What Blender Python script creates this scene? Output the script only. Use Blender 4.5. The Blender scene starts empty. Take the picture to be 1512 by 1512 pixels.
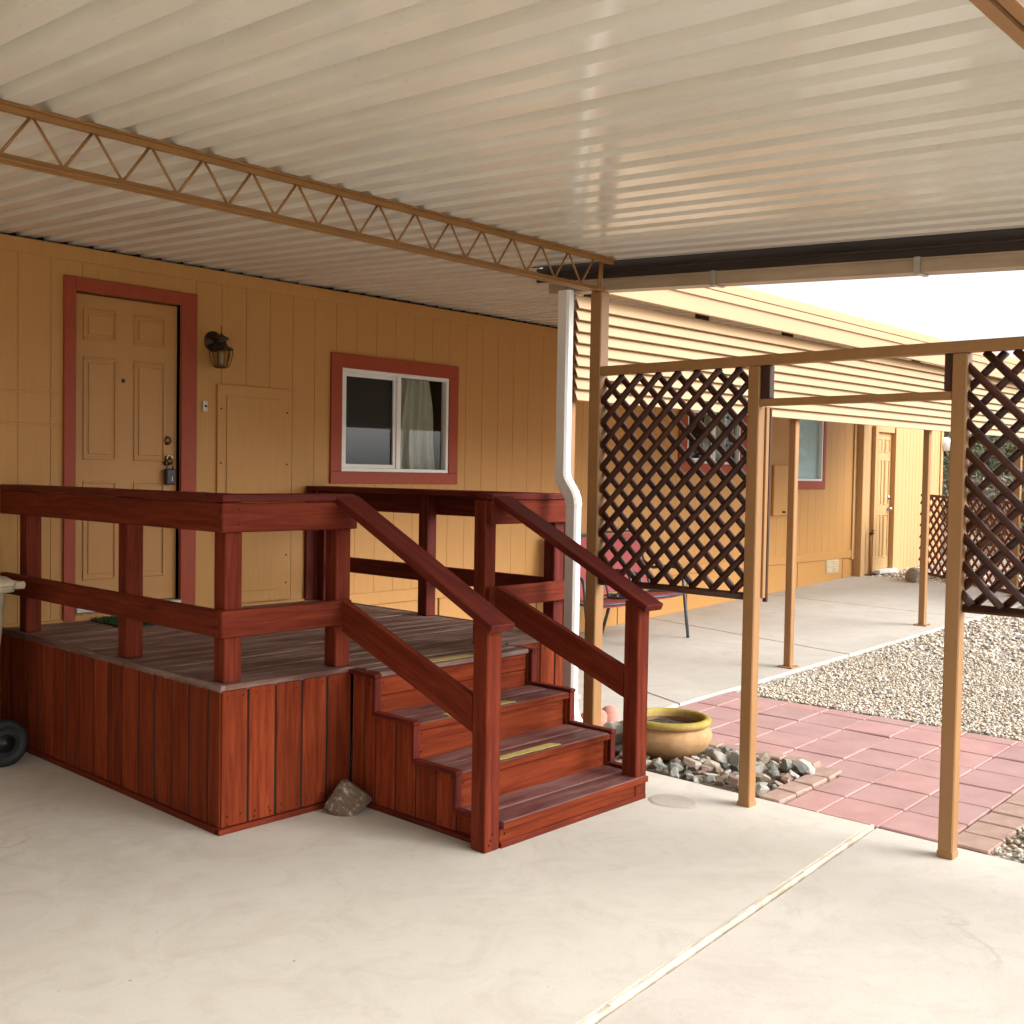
import bpy, math, random
from mathutils import Vector, Matrix
random.seed(11)
rnd = random.uniform
D = bpy.data
scene = bpy.context.scene
COL = scene.collection

# ------------------------------------------------------------------ mesh building
class MB:
    """collects geometry in world coordinates and links it as ONE mesh object"""
    def __init__(s):
        s.v, s.f, s.mi, s.g, s.sm = [], [], [], [], []
    def add(s, vs, fs, m=0, g=None, smooth=False):
        o = len(s.v)
        s.v += [tuple(p) for p in vs]
        s.g += [tuple(p) for p in (g if g else vs)]
        for q in fs:
            s.f.append(tuple(i + o for i in q)); s.mi.append(m); s.sm.append(smooth)
    def box(s, x0, x1, y0, y1, z0, z1, ch=.004, m=0, M=None):
        """chamfered box; M transforms it; 'gco' runs along its longest side"""
        a, b, c = abs(x1-x0)/2, abs(y1-y0)/2, abs(z1-z0)/2
        cx, cy, cz = (x0+x1)/2, (y0+y1)/2, (z0+z1)/2
        ch = min(ch, a*.45, b*.45, c*.45)
        vs, idx = [], {}
        for sx in (-1, 1):
            for sy in (-1, 1):
                for sz in (-1, 1):
                    for ax in range(3):
                        p = [sx*a, sy*b, sz*c]
                        for k in range(3):
                            if k != ax: p[k] -= (sx, sy, sz)[k]*ch
                        idx[sx, sy, sz, ax] = len(vs); vs.append(p)
        fs = []
        for ax in range(3):
            u, w = (ax+1) % 3, (ax+2) % 3
            for sg in (-1, 1):
                q = []
                for su, sw in ((-1, -1), (1, -1), (1, 1), (-1, 1)):
                    k = [0, 0, 0]; k[ax] = sg; k[u] = su; k[w] = sw
                    q.append(idx[k[0], k[1], k[2], ax])
                fs.append(q if sg > 0 else q[::-1])
        for ax in range(3):          # edge strips parallel to ax
            u, w = (ax+1) % 3, (ax+2) % 3
            for su in (-1, 1):
                for sw in (-1, 1):
                    k0 = [0, 0, 0]; k0[ax] = -1; k0[u] = su; k0[w] = sw
                    k1 = list(k0); k1[ax] = 1
                    q = [idx[(*k0, u)], idx[(*k1, u)], idx[(*k1, w)], idx[(*k0, w)]]
                    fs.append(q if su*sw < 0 else q[::-1])
        for sx in (-1, 1):
            for sy in (-1, 1):
                for sz in (-1, 1):
                    q = [idx[sx, sy, sz, 0], idx[sx, sy, sz, 1], idx[sx, sy, sz, 2]]
                    fs.append(q if sx*sy*sz > 0 else q[::-1])
        d = [a, b, c]; L = d.index(max(d)); oth = [i for i in range(3) if i != L]
        off = (rnd(0, 9), rnd(0, 9), rnd(0, 9))
        g = [(p[L]+off[0], p[oth[0]]+off[1], p[oth[1]]+off[2]) for p in vs]
        ws = []
        for p in vs:
            q = Vector((p[0]+cx, p[1]+cy, p[2]+cz))
            ws.append(M @ q if M else q)
        s.add(ws, fs, m, g)
    def bar(s, p0, p1, w, h, ch=.003, m=0, up=(0, 0, 1)):
        """rectangular bar from p0 to p1: w across, h along 'up'"""
        p0, p1 = Vector(p0), Vector(p1)
        d = p1-p0; L = d.length; d.normalize()
        r = d.cross(Vector(up)); r.normalize(); u = r.cross(d)
        M = Matrix(((d.x, r.x, u.x, (p0.x+p1.x)/2), (d.y, r.y, u.y, (p0.y+p1.y)/2), (d.z, r.z, u.z, (p0.z+p1.z)/2), (0, 0, 0, 1)))
        s.box(-L/2, L/2, -w/2, w/2, -h/2, h/2, ch, m, M)
    def tube(s, pts, r, n=8, m=0, smooth=True, flat=1.0, cap=True):
        pts = [Vector(p) for p in pts]; rings = []
        rr = r if isinstance(r, (list, tuple)) else [r]*len(pts)
        prev = None; vs = []; g = []; acc = 0; off = (rnd(0, 9), rnd(0, 9), rnd(0, 9))
        for i, p in enumerate(pts):
            d = (pts[min(i+1, len(pts)-1)]-pts[max(i-1, 0)]).normalized()
            if prev is None:
                ref = Vector((0, 0, 1)) if abs(d.z) < .9 else Vector((1, 0, 0))
            else: ref = prev
            a = d.cross(ref).cross(d).normalized(); prev = a
            b = d.cross(a)
            if i: acc += (p-pts[i-1]).length
            for k in range(n):
                t = 2*math.pi*k/n
                vs.append(p+a*math.cos(t)*rr[i]+b*math.sin(t)*rr[i]*flat)
                g.append((acc+off[0], math.cos(t)*r_(rr, i)+off[1], math.sin(t)*r_(rr, i)+off[2]))
        fs = []
        for i in range(len(pts)-1):
            for k in range(n):
                fs.append((i*n+k, i*n+(k+1) % n, (i+1)*n+(k+1) % n, (i+1)*n+k))
        s.add(vs, fs, m, g, smooth)
        if cap:
            o = len(s.v)-len(vs)
            s.f.append(tuple(o+k for k in range(n))[::-1]); s.mi.append(m); s.sm.append(False)
            e = o+(len(pts)-1)*n
            s.f.append(tuple(e+k for k in range(n))); s.mi.append(m); s.sm.append(False)
    def lathe(s, prof, c, n=32, m=0, axis='z', smooth=True):
        vs, fs = [], []
        for (r, z) in prof:
            for k in range(n):
                t = 2*math.pi*k/n
                p = (r*math.cos(t), r*math.sin(t), z)
                if axis == 'y': p = (p[0], p[2], p[1])
                if axis == 'x': p = (p[2], p[0], p[1])
                vs.append((p[0]+c[0], p[1]+c[1], p[2]+c[2]))
        for i in range(len(prof)-1):
            for k in range(n):
                q = (i*n+k, i*n+(k+1) % n, (i+1)*n+(k+1) % n, (i+1)*n+k)
                fs.append(q[::-1] if axis == 'y' else q)
        s.add(vs, fs, m, None, smooth)
    def build(s, name, mats, parent=None, loc=None):
        me = D.meshes.new(name)
        root = parent
        while root is not None and root.parent is not None: root = root.parent
        o = Vector(loc) if loc is not None else (root.location if root is not None else Vector((0, 0, 0)))
        me.from_pydata([(p[0]-o.x, p[1]-o.y, p[2]-o.z) for p in s.v], [], s.f)
        at = me.attributes.new('gco', 'FLOAT_VECTOR', 'POINT')
        flat = []
        for q in s.g: flat += q
        at.data.foreach_set('vector', flat)
        mats = mats if isinstance(mats, (list, tuple)) else [mats]
        for mm in mats: me.materials.append(mm)
        me.polygons.foreach_set('material_index', s.mi)
        me.polygons.foreach_set('use_smooth', s.sm)
        me.update()
        ob = D.objects.new(name, me)
        COL.objects.link(ob)
        if parent is not None: ob.parent = parent
        elif loc is not None: ob.location = loc
        return ob
def r_(rr, i): return rr[i]

def tag(o, label=None, cat=None, group=None, kind=None):
    if label: o['label'] = label
    if cat: o['category'] = cat
    if group: o['group'] = group
    if kind: o['kind'] = kind
    return o
def thing(name, label, cat, loc, group=None):
    o = D.objects.new(name, None); o.empty_display_size = .1
    COL.objects.link(o); o.location = loc
    return tag(o, label, cat, group)
def copy_tree(o, parent=None):
    c = o.copy(); COL.objects.link(c)
    if parent is not None: c.parent = parent
    for ch in list(o.children): copy_tree(ch, c)
    return c

# ------------------------------------------------------------------ materials
class NT:
    def __init__(s, name):
        s.m = D.materials.new(name); s.m.use_nodes = True
        s.t = s.m.node_tree; s.b = s.t.nodes['Principled BSDF']
    def n(s, typ, **kw):
        nd = s.t.nodes.new('ShaderNode'+typ)
        for k, v in kw.items():
            if k in nd.inputs:
                s.set(nd.inputs[k], v)
            else: setattr(nd, k, v)
        return nd
    def set(s, sock, v):
        if isinstance(v, bpy.types.NodeSocket): s.t.links.new(v, sock)
        else: sock.default_value = v
    def p(s, **kw):
        for k, v in kw.items(): s.set(s.b.inputs[k.replace('_', ' ')], v)
    def noise(s, vec, scale, detail=4, rough=.55, dist=0):
        return s.n('TexNoise', Vector=vec, Scale=scale, Detail=detail, Roughness=rough, Distortion=dist).outputs['Fac']
    def ramp(s, fac, stops):
        nd = s.n('ValToRGB', Fac=fac); e = nd.color_ramp.elements
        while len(e) < len(stops): e.new(.5)
        for i, (p, c) in enumerate(stops):
            e[i].position = p; e[i].color = (*c, 1) if not isinstance(c, (int, float)) else (c, c, c, 1)
        return nd.outputs['Color']
    def mix(s, fac, a, b, mode='MIX'):
        nd = s.n('MixRGB', blend_type=mode)
        s.set(nd.inputs['Fac'], fac)
        for k, v in (('Color1', a), ('Color2', b)):
            s.set(nd.inputs[k], (*v, 1) if isinstance(v, tuple) and len(v) == 3 else v)
        return nd.outputs['Color']
    def math(s, op, a, b=0.0):
        nd = s.n('Math', operation=op); s.set(nd.inputs[0], a); s.set(nd.inputs[1], b)
        return nd.outputs[0]
    def mapv(s, vec, scale):
        return s.n('Mapping', Vector=vec, Scale=scale).outputs[0]
    def obj(s): return s.n('TexCoord').outputs['Object']
    def gco(s):
        return s.n('Attribute', attribute_name='gco').outputs['Vector']
    def island(s): return s.n('NewGeometry').outputs['Random Per Island']
    def objrand(s): return s.n('ObjectInfo').outputs['Random']
    def hsv(s, col, val=1.0, sat=1.0, hue=.5):
        return s.n('HueSaturation', Color=col, Value=val, Saturation=sat, Hue=hue).outputs[0]
    def bump(s, h, strength=.2, dist=.002):
        s.t.links.new(s.n('Bump', Height=h, Strength=strength, Distance=dist).outputs[0], s.b.inputs['Normal'])

def m_wood(name, dark, mid, light, rough=.5, bump=.25, var=.45, grain=16, spec=.4, knots=True, wear=None):
    t = NT(name); g = t.gco()
    r = t.island()
    vec = t.n('VectorMath', operation='ADD').outputs[0]
    nd = vec.node; t.set(nd.inputs[0], g)
    sc = t.n('CombineXYZ', X=t.math('MULTIPLY', r, 37.0), Y=t.math('MULTIPLY', r, 91.0), Z=t.math('MULTIPLY', r, 53.0))
    t.set(nd.inputs[1], sc.outputs[0])
    st = t.mapv(vec, (1.1, grain, grain))
    n1 = t.noise(st, 2.2, 6, .62, .6)
    n2 = t.noise(t.mapv(vec, (1.0, 3.0, 3.0)), 2.2, 3)
    fine = t.noise(t.mapv(vec, (4, 160, 160)), 1.5, 3)
    col = t.ramp(n1, [(.28, dark), (.5, mid), (.74, light)])
    col = t.mix(.55, col, t.ramp(n2, [(.28, (.55, .48, .46)), (.66, (1.0, 1.0, 1.0))]), 'MULTIPLY')
    col = t.mix(.35, col, t.ramp(fine, [(.35, .62), (.65, 1.0)]), 'MULTIPLY')
    if knots:
        vo = t.n('TexVoronoi', Vector=t.mapv(vec, (1.1, 5.0, 5.0)), Scale=1.0).outputs['Distance']
        k = t.ramp(vo, [(.03, 1.0), (.10, 0.0)])
        col = t.mix(t.math('MULTIPLY', k, .75), col, tuple(c*.3 for c in dark))
    if wear:
        w = t.noise(t.mapv(vec, (1.2, 7, 7)), 2.0, 5, .65)
        col = t.mix(t.ramp(w, [(.42, 0.0), (.68, .8)]), col, wear)
    v = t.math('ADD', t.math('MULTIPLY', r, var), 1.15-var/2)
    col = t.hsv(col, v)
    t.p(Base_Color=col, Roughness=t.math('ADD', t.math('MULTIPLY', n2, .3), rough-.15))
    t.b.inputs['Specular IOR Level'].default_value = spec
    t.bump(t.math('ADD', t.math('MULTIPLY', n1, .5), fine), bump, .0015)
    return t.m

def m_paint(name, col, rough=.55, streak=(1, 1, 1), amt=.2, bump=.12, spec=.4, bscale=60, stain=None):
    t = NT(name); c = t.obj()
    n1 = t.noise(t.mapv(c, streak), 3.0, 5)
    n2 = t.noise(t.mapv(c, streak), bscale, 3)
    k = t.ramp(n1, [(.3, 1-amt), (.7, 1.0)])
    cc = t.mix(1.0, col, k, 'MULTIPLY')
    if stain:
        s_ = t.noise(c, 1.3, 6, .65)
        cc = t.mix(t.ramp(s_, [(.5, 0.0), (.75, .5)]), cc, stain)
    r = t.math('ADD', t.math('MULTIPLY', n1, .2), rough-.1)
    t.p(Base_Color=cc, Roughness=r)
    t.b.inputs['Specular IOR Level'].default_value = spec
    t.bump(n2, bump, .0015)
    return t.m

def m_plain(name, col, rough=.5, metal=0.0, spec=.5):
    t = NT(name); c = t.obj()
    n = t.noise(c, 25, 4)
    t.p(Base_Color=t.mix(1.0, col, t.ramp(n, [(.3, .8), (.7, 1.0)]), 'MULTIPLY'), Metallic=metal,
        Roughness=t.math('ADD', t.math('MULTIPLY', n, .16), rough-.08))
    t.b.inputs['Specular IOR Level'].default_value = spec
    return t.m

def m_glass(name, tint=(.9, .95, .95), rough=.02, refl=1.0):
    m = D.materials.new(name); m.use_nodes = True; t = m.node_tree
    t.nodes.clear()
    out = t.nodes.new('ShaderNodeOutputMaterial'); mx = t.nodes.new('ShaderNodeMixShader')
    tr = t.nodes.new('ShaderNodeBsdfTransparent'); gl = t.nodes.new('ShaderNodeBsdfGlossy'); fr = t.nodes.new('ShaderNodeFresnel')
    tr.inputs[0].default_value = (*tint, 1); gl.inputs['Roughness'].default_value = rough
    fr.inputs[0].default_value = 1.52
    ge = t.nodes.new('ShaderNodeNewGeometry'); sb = t.nodes.new('ShaderNodeMath'); sb.operation = 'SUBTRACT'; sb.inputs[0].default_value = 1.0
    t.links.new(ge.outputs['Backfacing'], sb.inputs[1]); mu = t.nodes.new('ShaderNodeMath'); mu.operation = 'MULTIPLY'
    t.links.new(fr.outputs[0], mu.inputs[0]); t.links.new(sb.outputs[0], mu.inputs[1]); t.links.new(mu.outputs[0], mx.inputs[0]); t.links.new(tr.outputs[0], mx.inputs[1]); t.links.new(gl.outputs[0], mx.inputs[2])
    t.links.new(mx.outputs[0], out.inputs[0])
    return m

def m_concrete(name, base, dark, stain, bump=.25, scale=1.0, brush=False):
    t = NT(name); c = t.obj()
    n1 = t.noise(c, .7*scale, 7, .62, .4)
    n2 = t.noise(c, 3.1*scale, 7, .68, 1.2)
    n3 = t.noise(c, 190, 3, .7)
    n4 = t.noise(t.mapv(c, (1, 1, 1)), 9*scale, 6, .7, .5)
    col = t.ramp(n1, [(.3, dark), (.62, base)])
    col = t.mix(t.ramp(n2, [(.46, 0.0), (.72, .6)]), col, stain)
    col = t.mix(t.ramp(n4, [(.56, 0.0), (.8, .35)]), col, tuple(x*.72 for x in stain))
    col = t.mix(.5, col, t.ramp(n3, [(.3, .72), (.6, 1.0)]), 'MULTIPLY')
    sp = t.n('TexVoronoi', Vector=c, Scale=5.5, Randomness=1.0)
    d = t.ramp(sp.outputs['Distance'], [(.018, .75), (.035, 0.0)])
    col = t.mix(d, col, (.10, .08, .06))
    sp2 = t.n('TexVoronoi', Vector=c, Scale=.75, Randomness=1.0)
    col = t.mix(t.ramp(sp2.outputs['Distance'], [(.02, .4), (.075, 0.0)]), col, (.30, .19, .08))
    vc = t.n('TexVoronoi', Vector=t.n('VectorMath', operation='ADD').outputs[0], Scale=.55, feature='DISTANCE_TO_EDGE')
    va = vc.inputs['Vector'].links[0].from_node
    t.set(va.inputs[0], c); w = t.n('TexNoise', Vector=c, Scale=2.5, Detail=6.0)
    t.set(va.inputs[1], t.n('VectorMath', operation='SCALE', Scale=.5).outputs[0])
    t.set(va.inputs[1].links[0].from_node.inputs[0], w.outputs['Color'])
    crk = t.ramp(vc.outputs['Distance'], [(.0, 1.0), (.006, 0.0)])
    msk = t.ramp(t.noise(c, .9, 3), [(.52, 0.0), (.6, .3)])
    col = t.mix(t.math('MULTIPLY', crk, msk), col, (.2, .17, .13))
    t.p(Base_Color=col, Roughness=t.ramp(n2, [(.3, .62), (.7, .85)]))
    t.b.inputs['Specular IOR Level'].default_value = .35
    h = t.math('ADD', t.math('MULTIPLY', n3, .35), t.math('MULTIPLY', n4, .6))
    if brush: h = t.math('ADD', h, t.math('MULTIPLY', t.noise(t.mapv(c, (4, 130, 1)), 2.0, 3), .5))
    t.bump(h, bump, .003)
    return t.m

M = {}
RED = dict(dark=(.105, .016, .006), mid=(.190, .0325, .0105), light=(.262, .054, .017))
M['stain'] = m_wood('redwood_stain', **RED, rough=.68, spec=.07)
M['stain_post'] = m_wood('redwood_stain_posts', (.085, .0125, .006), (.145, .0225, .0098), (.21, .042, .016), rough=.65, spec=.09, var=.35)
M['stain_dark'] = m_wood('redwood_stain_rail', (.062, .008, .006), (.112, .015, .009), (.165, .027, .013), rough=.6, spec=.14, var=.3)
M['deck'] = m_wood('weathered_deck_boards', (.075, .035, .028), (.130, .060, .046), (.175, .09, .07), rough=.62, spec=.28, wear=(.25, .185, .155), knots=True, var=.3)
M['tread'] = m_wood('worn_tread_boards', (.070, .020, .018), (.125, .036, .031), (.17, .058, .050), rough=.55, spec=.32, wear=(.20, .120, .105), knots=True, var=.25)
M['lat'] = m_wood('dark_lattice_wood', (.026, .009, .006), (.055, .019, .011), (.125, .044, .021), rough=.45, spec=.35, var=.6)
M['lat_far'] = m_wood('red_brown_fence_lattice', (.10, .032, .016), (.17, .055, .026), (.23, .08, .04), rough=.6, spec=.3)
M['nail'] = m_plain('dark_nail_heads', (.018, .010, .008), .6, .3)
M['dark'] = m_plain('dark_void_backing', (.012, .008, .006), .9)
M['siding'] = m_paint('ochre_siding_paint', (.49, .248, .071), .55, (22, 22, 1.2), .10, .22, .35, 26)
M['siding_lit'] = m_paint('lit_siding_paint', (.55, .335, .15), .6, (22, 22, 1.2), .12, .22, .3, 26)  # ochre siding colour lightened to paint in the strong daylight on the far wall
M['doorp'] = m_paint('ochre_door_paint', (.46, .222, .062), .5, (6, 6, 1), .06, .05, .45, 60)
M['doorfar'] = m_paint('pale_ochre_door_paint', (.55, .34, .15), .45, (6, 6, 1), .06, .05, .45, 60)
M['trim'] = m_paint('brick_red_trim_paint', (.33, .050, .014), .55, (14, 14, 1.5), .2, .15, .4, 40)
M['tan'] = m_paint('tan_post_paint', (.33, .168, .062), .45, (5, 5, 1), .12, .06, .45, 80, stain=(.25, .13, .052))
M['truss'] = m_paint('brown_truss_paint', (.31, .150, .043), .45, (2, 6, 6), .2, .06, .45, 80, stain=(.19, .08, .03))
M['fascia'] = m_paint('cream_fascia_paint', (.45, .285, .15), .45, (.6, 3, 8), .08, .02, .45, 30)
M['louver'] = m_paint('cream_slat_paint', (.40, .262, .138), .45, (.6, 3, 8), .08, .02, .45, 30)
M['white'] = m_paint('white_vinyl', (.78, .77, .74), .35, (3, 3, 1), .08, .03, .5, 60, stain=(.62, .58, .50))
M['gutter'] = m_paint('grimy_beige_gutter_paint', (.46, .36, .25), .45, (1, .6, 8), .25, .06, .4, 40, stain=(.25, .17, .10))
M['gutter_shade'] = m_paint('eave_gap_shade', (.060, .044, .036), .6, (1, .6, 8), .4, .1, .3, 40)  # dark tone paints in the shade of the gap below the roof edge
def m_roof():
    t = NT('white_metal_roof_pan'); c = t.obj()
    n1 = t.noise(t.mapv(c, (1.2, .35, 1)), 2.5, 6, .6)
    n2 = t.noise(t.mapv(c, (40, 18, 40)), 1.0, 3, .5)
    col = t.ramp(n1, [(.32, (.63, .595, .505)), (.62, (.71, .685, .61))])
    sp = t.n('TexVoronoi', Vector=t.mapv(c, (26, 11, 26)), Scale=1.0)
    col = t.mix(t.math('MULTIPLY', t.ramp(sp.outputs['Distance'], [(.06, .22), (.15, 0.0)]), t.ramp(t.noise(c, 3.0, 3), [(.42, 0.0), (.6, 1.0)])), col, (.34, .29, .19))
    t.p(Base_Color=col, Roughness=t.ramp(n1, [(.3, .17), (.7, .10)]))
    t.b.inputs['Specular IOR Level'].default_value = .5
    t.bump(t.math('ADD', t.math('MULTIPLY', t.noise(t.mapv(c, (7, 1.4, 7)), 1.0, 2), 1.0), t.math('MULTIPLY', n2, .05)), .04, .004)
    return t.m
M['roof'] = m_roof()
M['drive'] = m_concrete('driveway_concrete', (.58, .54, .465), (.51, .47, .395), (.44, .39, .31), .3)
M['apron'] = m_concrete('brushed_apron_concrete', (.57, .52, .455), (.48, .435, .375), (.43, .385, .32), .4, 1.0, True)
M['patio'] = m_concrete('patio_concrete', (.51, .47, .41), (.43, .395, .34), (.39, .35, .295), .25, .8)
M['strip'] = m_wood('bleached_joint_board', (.52, .43, .31), (.66, .57, .44), (.76, .69, .57), rough=.8, spec=.2, grain=30, bump=.6)
def m_paver():
    t = NT('pink_paver_concrete'); c = t.obj(); r = t.island()
    n1 = t.noise(c, 4, 6, .65); n2 = t.noise(c, 160, 3, .7)
    col = t.ramp(n1, [(.3, (.37, .212, .193)), (.7, (.455, .275, .252))])
    col = t.mix(.45, col, t.ramp(n2, [(.3, .72), (.65, 1.0)]), 'MULTIPLY')
    col = t.hsv(col, t.math('ADD', t.math('MULTIPLY', r, .16), .92), t.math('ADD', t.math('MULTIPLY', r, .14), .93))
    t.p(Base_Color=col, Roughness=.85); t.b.inputs['Specular IOR Level'].default_value = .25
    t.bump(t.math('ADD', n2, n1), .4, .002); return t.m
M['paver'] = m_paver()
M['bedsoil'] = m_plain('damp_bed_soil', (.16, .12, .085), .95)
def m_brick():
    t = NT('edging_brick'); c = t.obj(); r = t.island()
    n1 = t.noise(c, 9, 6, .65); n2 = t.noise(c, 140, 3, .7)
    col = t.ramp(n1, [(.3, (.32, .20, .15)), (.7, (.46, .31, .245))])
    col = t.mix(.5, col, t.ramp(n2, [(.3, .65), (.65, 1.0)]), 'MULTIPLY')
    col = t.hsv(col, t.math('ADD', t.math('MULTIPLY', r, .3), .85))
    t.p(Base_Color=col, Roughness=.9); t.bump(n2, .5, .002); return t.m
M['brick'] = m_brick()
M['scallop'] = m_plain('terracotta_edging', (.50, .22, .16), .8)
def m_rock(name, stops):
    t = NT(name); c = t.obj(); r = t.objrand()
    off = t.n('VectorMath', operation='ADD'); t.set(off.inputs[0], c)
    t.set(off.inputs[1], t.n('CombineXYZ', X=t.math('MULTIPLY', r, 50.0), Y=t.math('MULTIPLY', r, 20.0)).outputs[0])
    v = off.outputs[0]
    n1 = t.noise(v, 9, 7, .68, 1.0); n2 = t.noise(v, 55, 5, .7)
    col = t.ramp(t.math('ADD', t.math('MULTIPLY', n1, .55), t.math('MULTIPLY', r, .55)), stops)
    col = t.mix(.6, col, t.ramp(n2, [(.3, .5), (.65, 1.0)]), 'MULTIPLY')
    col = t.mix(t.ramp(t.noise(v, 5, 4), [(.55, 0.0), (.72, .6)]), col, (.60, .55, .47))
    t.p(Base_Color=col, Roughness=.85); t.b.inputs['Specular IOR Level'].default_value = .3
    t.bump(t.math('ADD', n1, t.math('MULTIPLY', n2, .6)), .8, .012); return t.m
M['rock'] = m_rock('bed_rock', [(.22, (.13, .115, .085)), (.36, (.34, .315, .245)), (.48, (.50, .43, .32)), (.6, (.24, .225, .18)), (.73, (.50, .35, .25)), (.86, (.66, .61, .51))])
M['rock2'] = m_rock('brown_fieldstone', [(.2, (.12, .08, .05)), (.5, (.22, .15, .095)), (.8, (.32, .235, .16))])
def m_pebble():
    t = NT('pea_gravel'); r = t.island(); c = t.obj()
    col = t.ramp(r, [(.0, (.64, .58, .48)), (.25, (.54, .46, .35)), (.45, (.70, .65, .57)), (.62, (.44, .34, .25)), (.75, (.60, .51, .40)), (.92, (.24, .22, .19)), (1.0, (.70, .67, .61))])
    col.node.color_ramp.interpolation = 'CONSTANT'
    n = t.noise(c, 220, 3)
    col = t.mix(.5, col, t.ramp(n, [(.3, .7), (.65, 1.0)]), 'MULTIPLY')
    t.p(Base_Color=col, Roughness=.8); t.b.inputs['Specular IOR Level'].default_value = .3
    return t.m
M['pebble'] = m_pebble()
def m_gravelbed():
    t = NT('gravel_bed_base'); c = t.obj()
    vo = t.n('TexVoronoi', Vector=c, Scale=42.0)
    col = t.ramp(t.n('SeparateColor', Color=vo.outputs['Color']).outputs[0], [(.0, (.36, .31, .25)), (.4, (.56, .48, .37)), (.7, (.68, .62, .53)), (1.0, (.26, .21, .16))])
    col = t.mix(1.0, col, t.ramp(vo.outputs['Distance'], [(.3, 1.0), (.75, .35)]), 'MULTIPLY')
    t.p(Base_Color=col, Roughness=.9)
    t.bump(t.math('SUBTRACT', 1.0, vo.outputs['Distance']), 1.0, .012); return t.m
M['gravelbed'] = m_gravelbed()
def m_earth():
    t = NT('desert_soil'); c = t.obj()
    n1 = t.noise(c, .25, 6); n2 = t.noise(c, 30, 4, .7)
    col = t.mix(.5, t.ramp(n1, [(.3, (.36, .28, .19)), (.7, (.48, .40, .30))]), t.ramp(n2, [(.3, .6), (.7, 1.0)]), 'MULTIPLY')
    t.p(Base_Color=col, Roughness=.95); t.bump(n2, .6, .01); return t.m
M['earth'] = m_earth()
def m_leaf(name, a, b):
    t = NT(name); r = t.island()
    col = t.mix(r, a, b)
    t.p(Base_Color=col, Roughness=.6); t.b.inputs['Specular IOR Level'].default_value = .25
    return t.m
M['leaf'] = m_leaf('grey_green_leaves', (.085, .10, .045), (.20, .20, .10))
M['leaf2'] = m_leaf('olive_leaves', (.06, .085, .03), (.15, .17, .07))
M['twig'] = m_leaf('dry_grey_twigs', (.16, .13, .10), (.28, .24, .19))
M['bark'] = m_plain('bark', (.13, .10, .075), .9)
M['turf'] = m_leaf('artificial_turf', (.012, .045, .010), (.03, .09, .02))
def m_pot():
    t = NT('glazed_clay_pot'); c = t.obj(); z = t.n('SeparateXYZ', Vector=c).outputs['Z']
    n = t.noise(c, 7, 6, .65); n2 = t.noise(c, 60, 4, .7); n3 = t.noise(c, 2.2, 4)
    clay = t.ramp(n, [(.3, (.29, .155, .068)), (.5, (.39, .225, .10)), (.72, (.45, .32, .19))])
    glaze = t.ramp(n, [(.3, (.19, .14, .018)), (.55, (.32, .245, .04)), (.8, (.42, .35, .11))])
    f = t.ramp(t.math('ADD', z, t.math('MULTIPLY', n3, .10)), [(.232, 0.0), (.268, 1.0)])
    col = t.mix(f, clay, glaze)
    col = t.mix(t.math('MULTIPLY', t.ramp(n2, [(.5, 0.0), (.75, .6)]), 1.0), col, (.30, .20, .09))
    t.p(Base_Color=col, Roughness=t.ramp(n, [(.3, .75), (.7, .92)])); t.b.inputs['Specular IOR Level'].default_value = .25; t.bump(t.math('ADD', n, n2), .35, .004); return t.m
M['pot'] = m_pot()
M['soil'] = m_plain('potting_soil', (.045, .030, .020), .95)
M['bin'] = m_paint('beige_bin_plastic', (.50, .42, .28), .45, (4, 4, 1), .2, .04, .45, 60, stain=(.36, .29, .18))
M['rubber'] = m_plain('black_rubber', (.012, .012, .013), .65)
M['black'] = m_plain('black_plastic', (.010, .010, .011), .4)
M['brass'] = m_plain('aged_brass', (.15, .095, .038), .4, .9)
M['bronze'] = m_plain('dark_bronze', (.055, .036, .020), .4, .7)
M['steel'] = m_plain('bright_steel', (.62, .60, .56), .25, 1.0)
M['alu'] = m_plain('mill_aluminium', (.55, .53, .48), .35, .7)
M['greymetal'] = m_plain('grey_chair_frame', (.075, .085, .095), .42, .4)
M['sling'] = m_paint('faded_red_sling_fabric', (.42, .095, .095), .75, (60, 60, 60), .15, .2, .25, 160)
M['ivory'] = m_plain('ivory_plastic', (.62, .54, .38), .4)
M['yellow'] = m_paint('yellow_grip_tape', (.52, .40, .12), .85, (30, 30, 30), .35, .4, .2, 200)
M['glass'] = m_glass('window_glass')
M['lampglass'] = m_glass('lantern_glass', (.75, .72, .62), .12)
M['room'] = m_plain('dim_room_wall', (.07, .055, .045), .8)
M['screen'] = m_plain('insect_screen', (.045, .043, .042), .8)
M['curtain'] = m_paint('cream_curtain_cloth', (.52, .47, .37), .85, (30, 30, 3), .25, .1, .2, 120)
M['blind'] = m_paint('pale_blue_grey_blind', (.60, .645, .67), .7, (3, 3, 1), .06, .02, .3, 60)
M['ventw'] = m_plain('cream_vent_plastic', (.60, .48, .30), .55)
M['globe'] = m_plain('white_globe', (.82, .82, .80), .3)
M['patch'] = m_concrete('old_concrete_patch', (.50, .45, .38), (.40, .36, .30), (.46, .39, .31), .4, 3.0)

# ------------------------------------------------------------------ levels measured from the photo
YW = 6.488                      # house wall plane
def pat(x): return max(0.0, .036*(x-4.8))        # patio / path surface climbs away from the driveway
def roofz(y): return 2.80+.058*(y-3.69)          # carport roof rises towards the house

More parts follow.
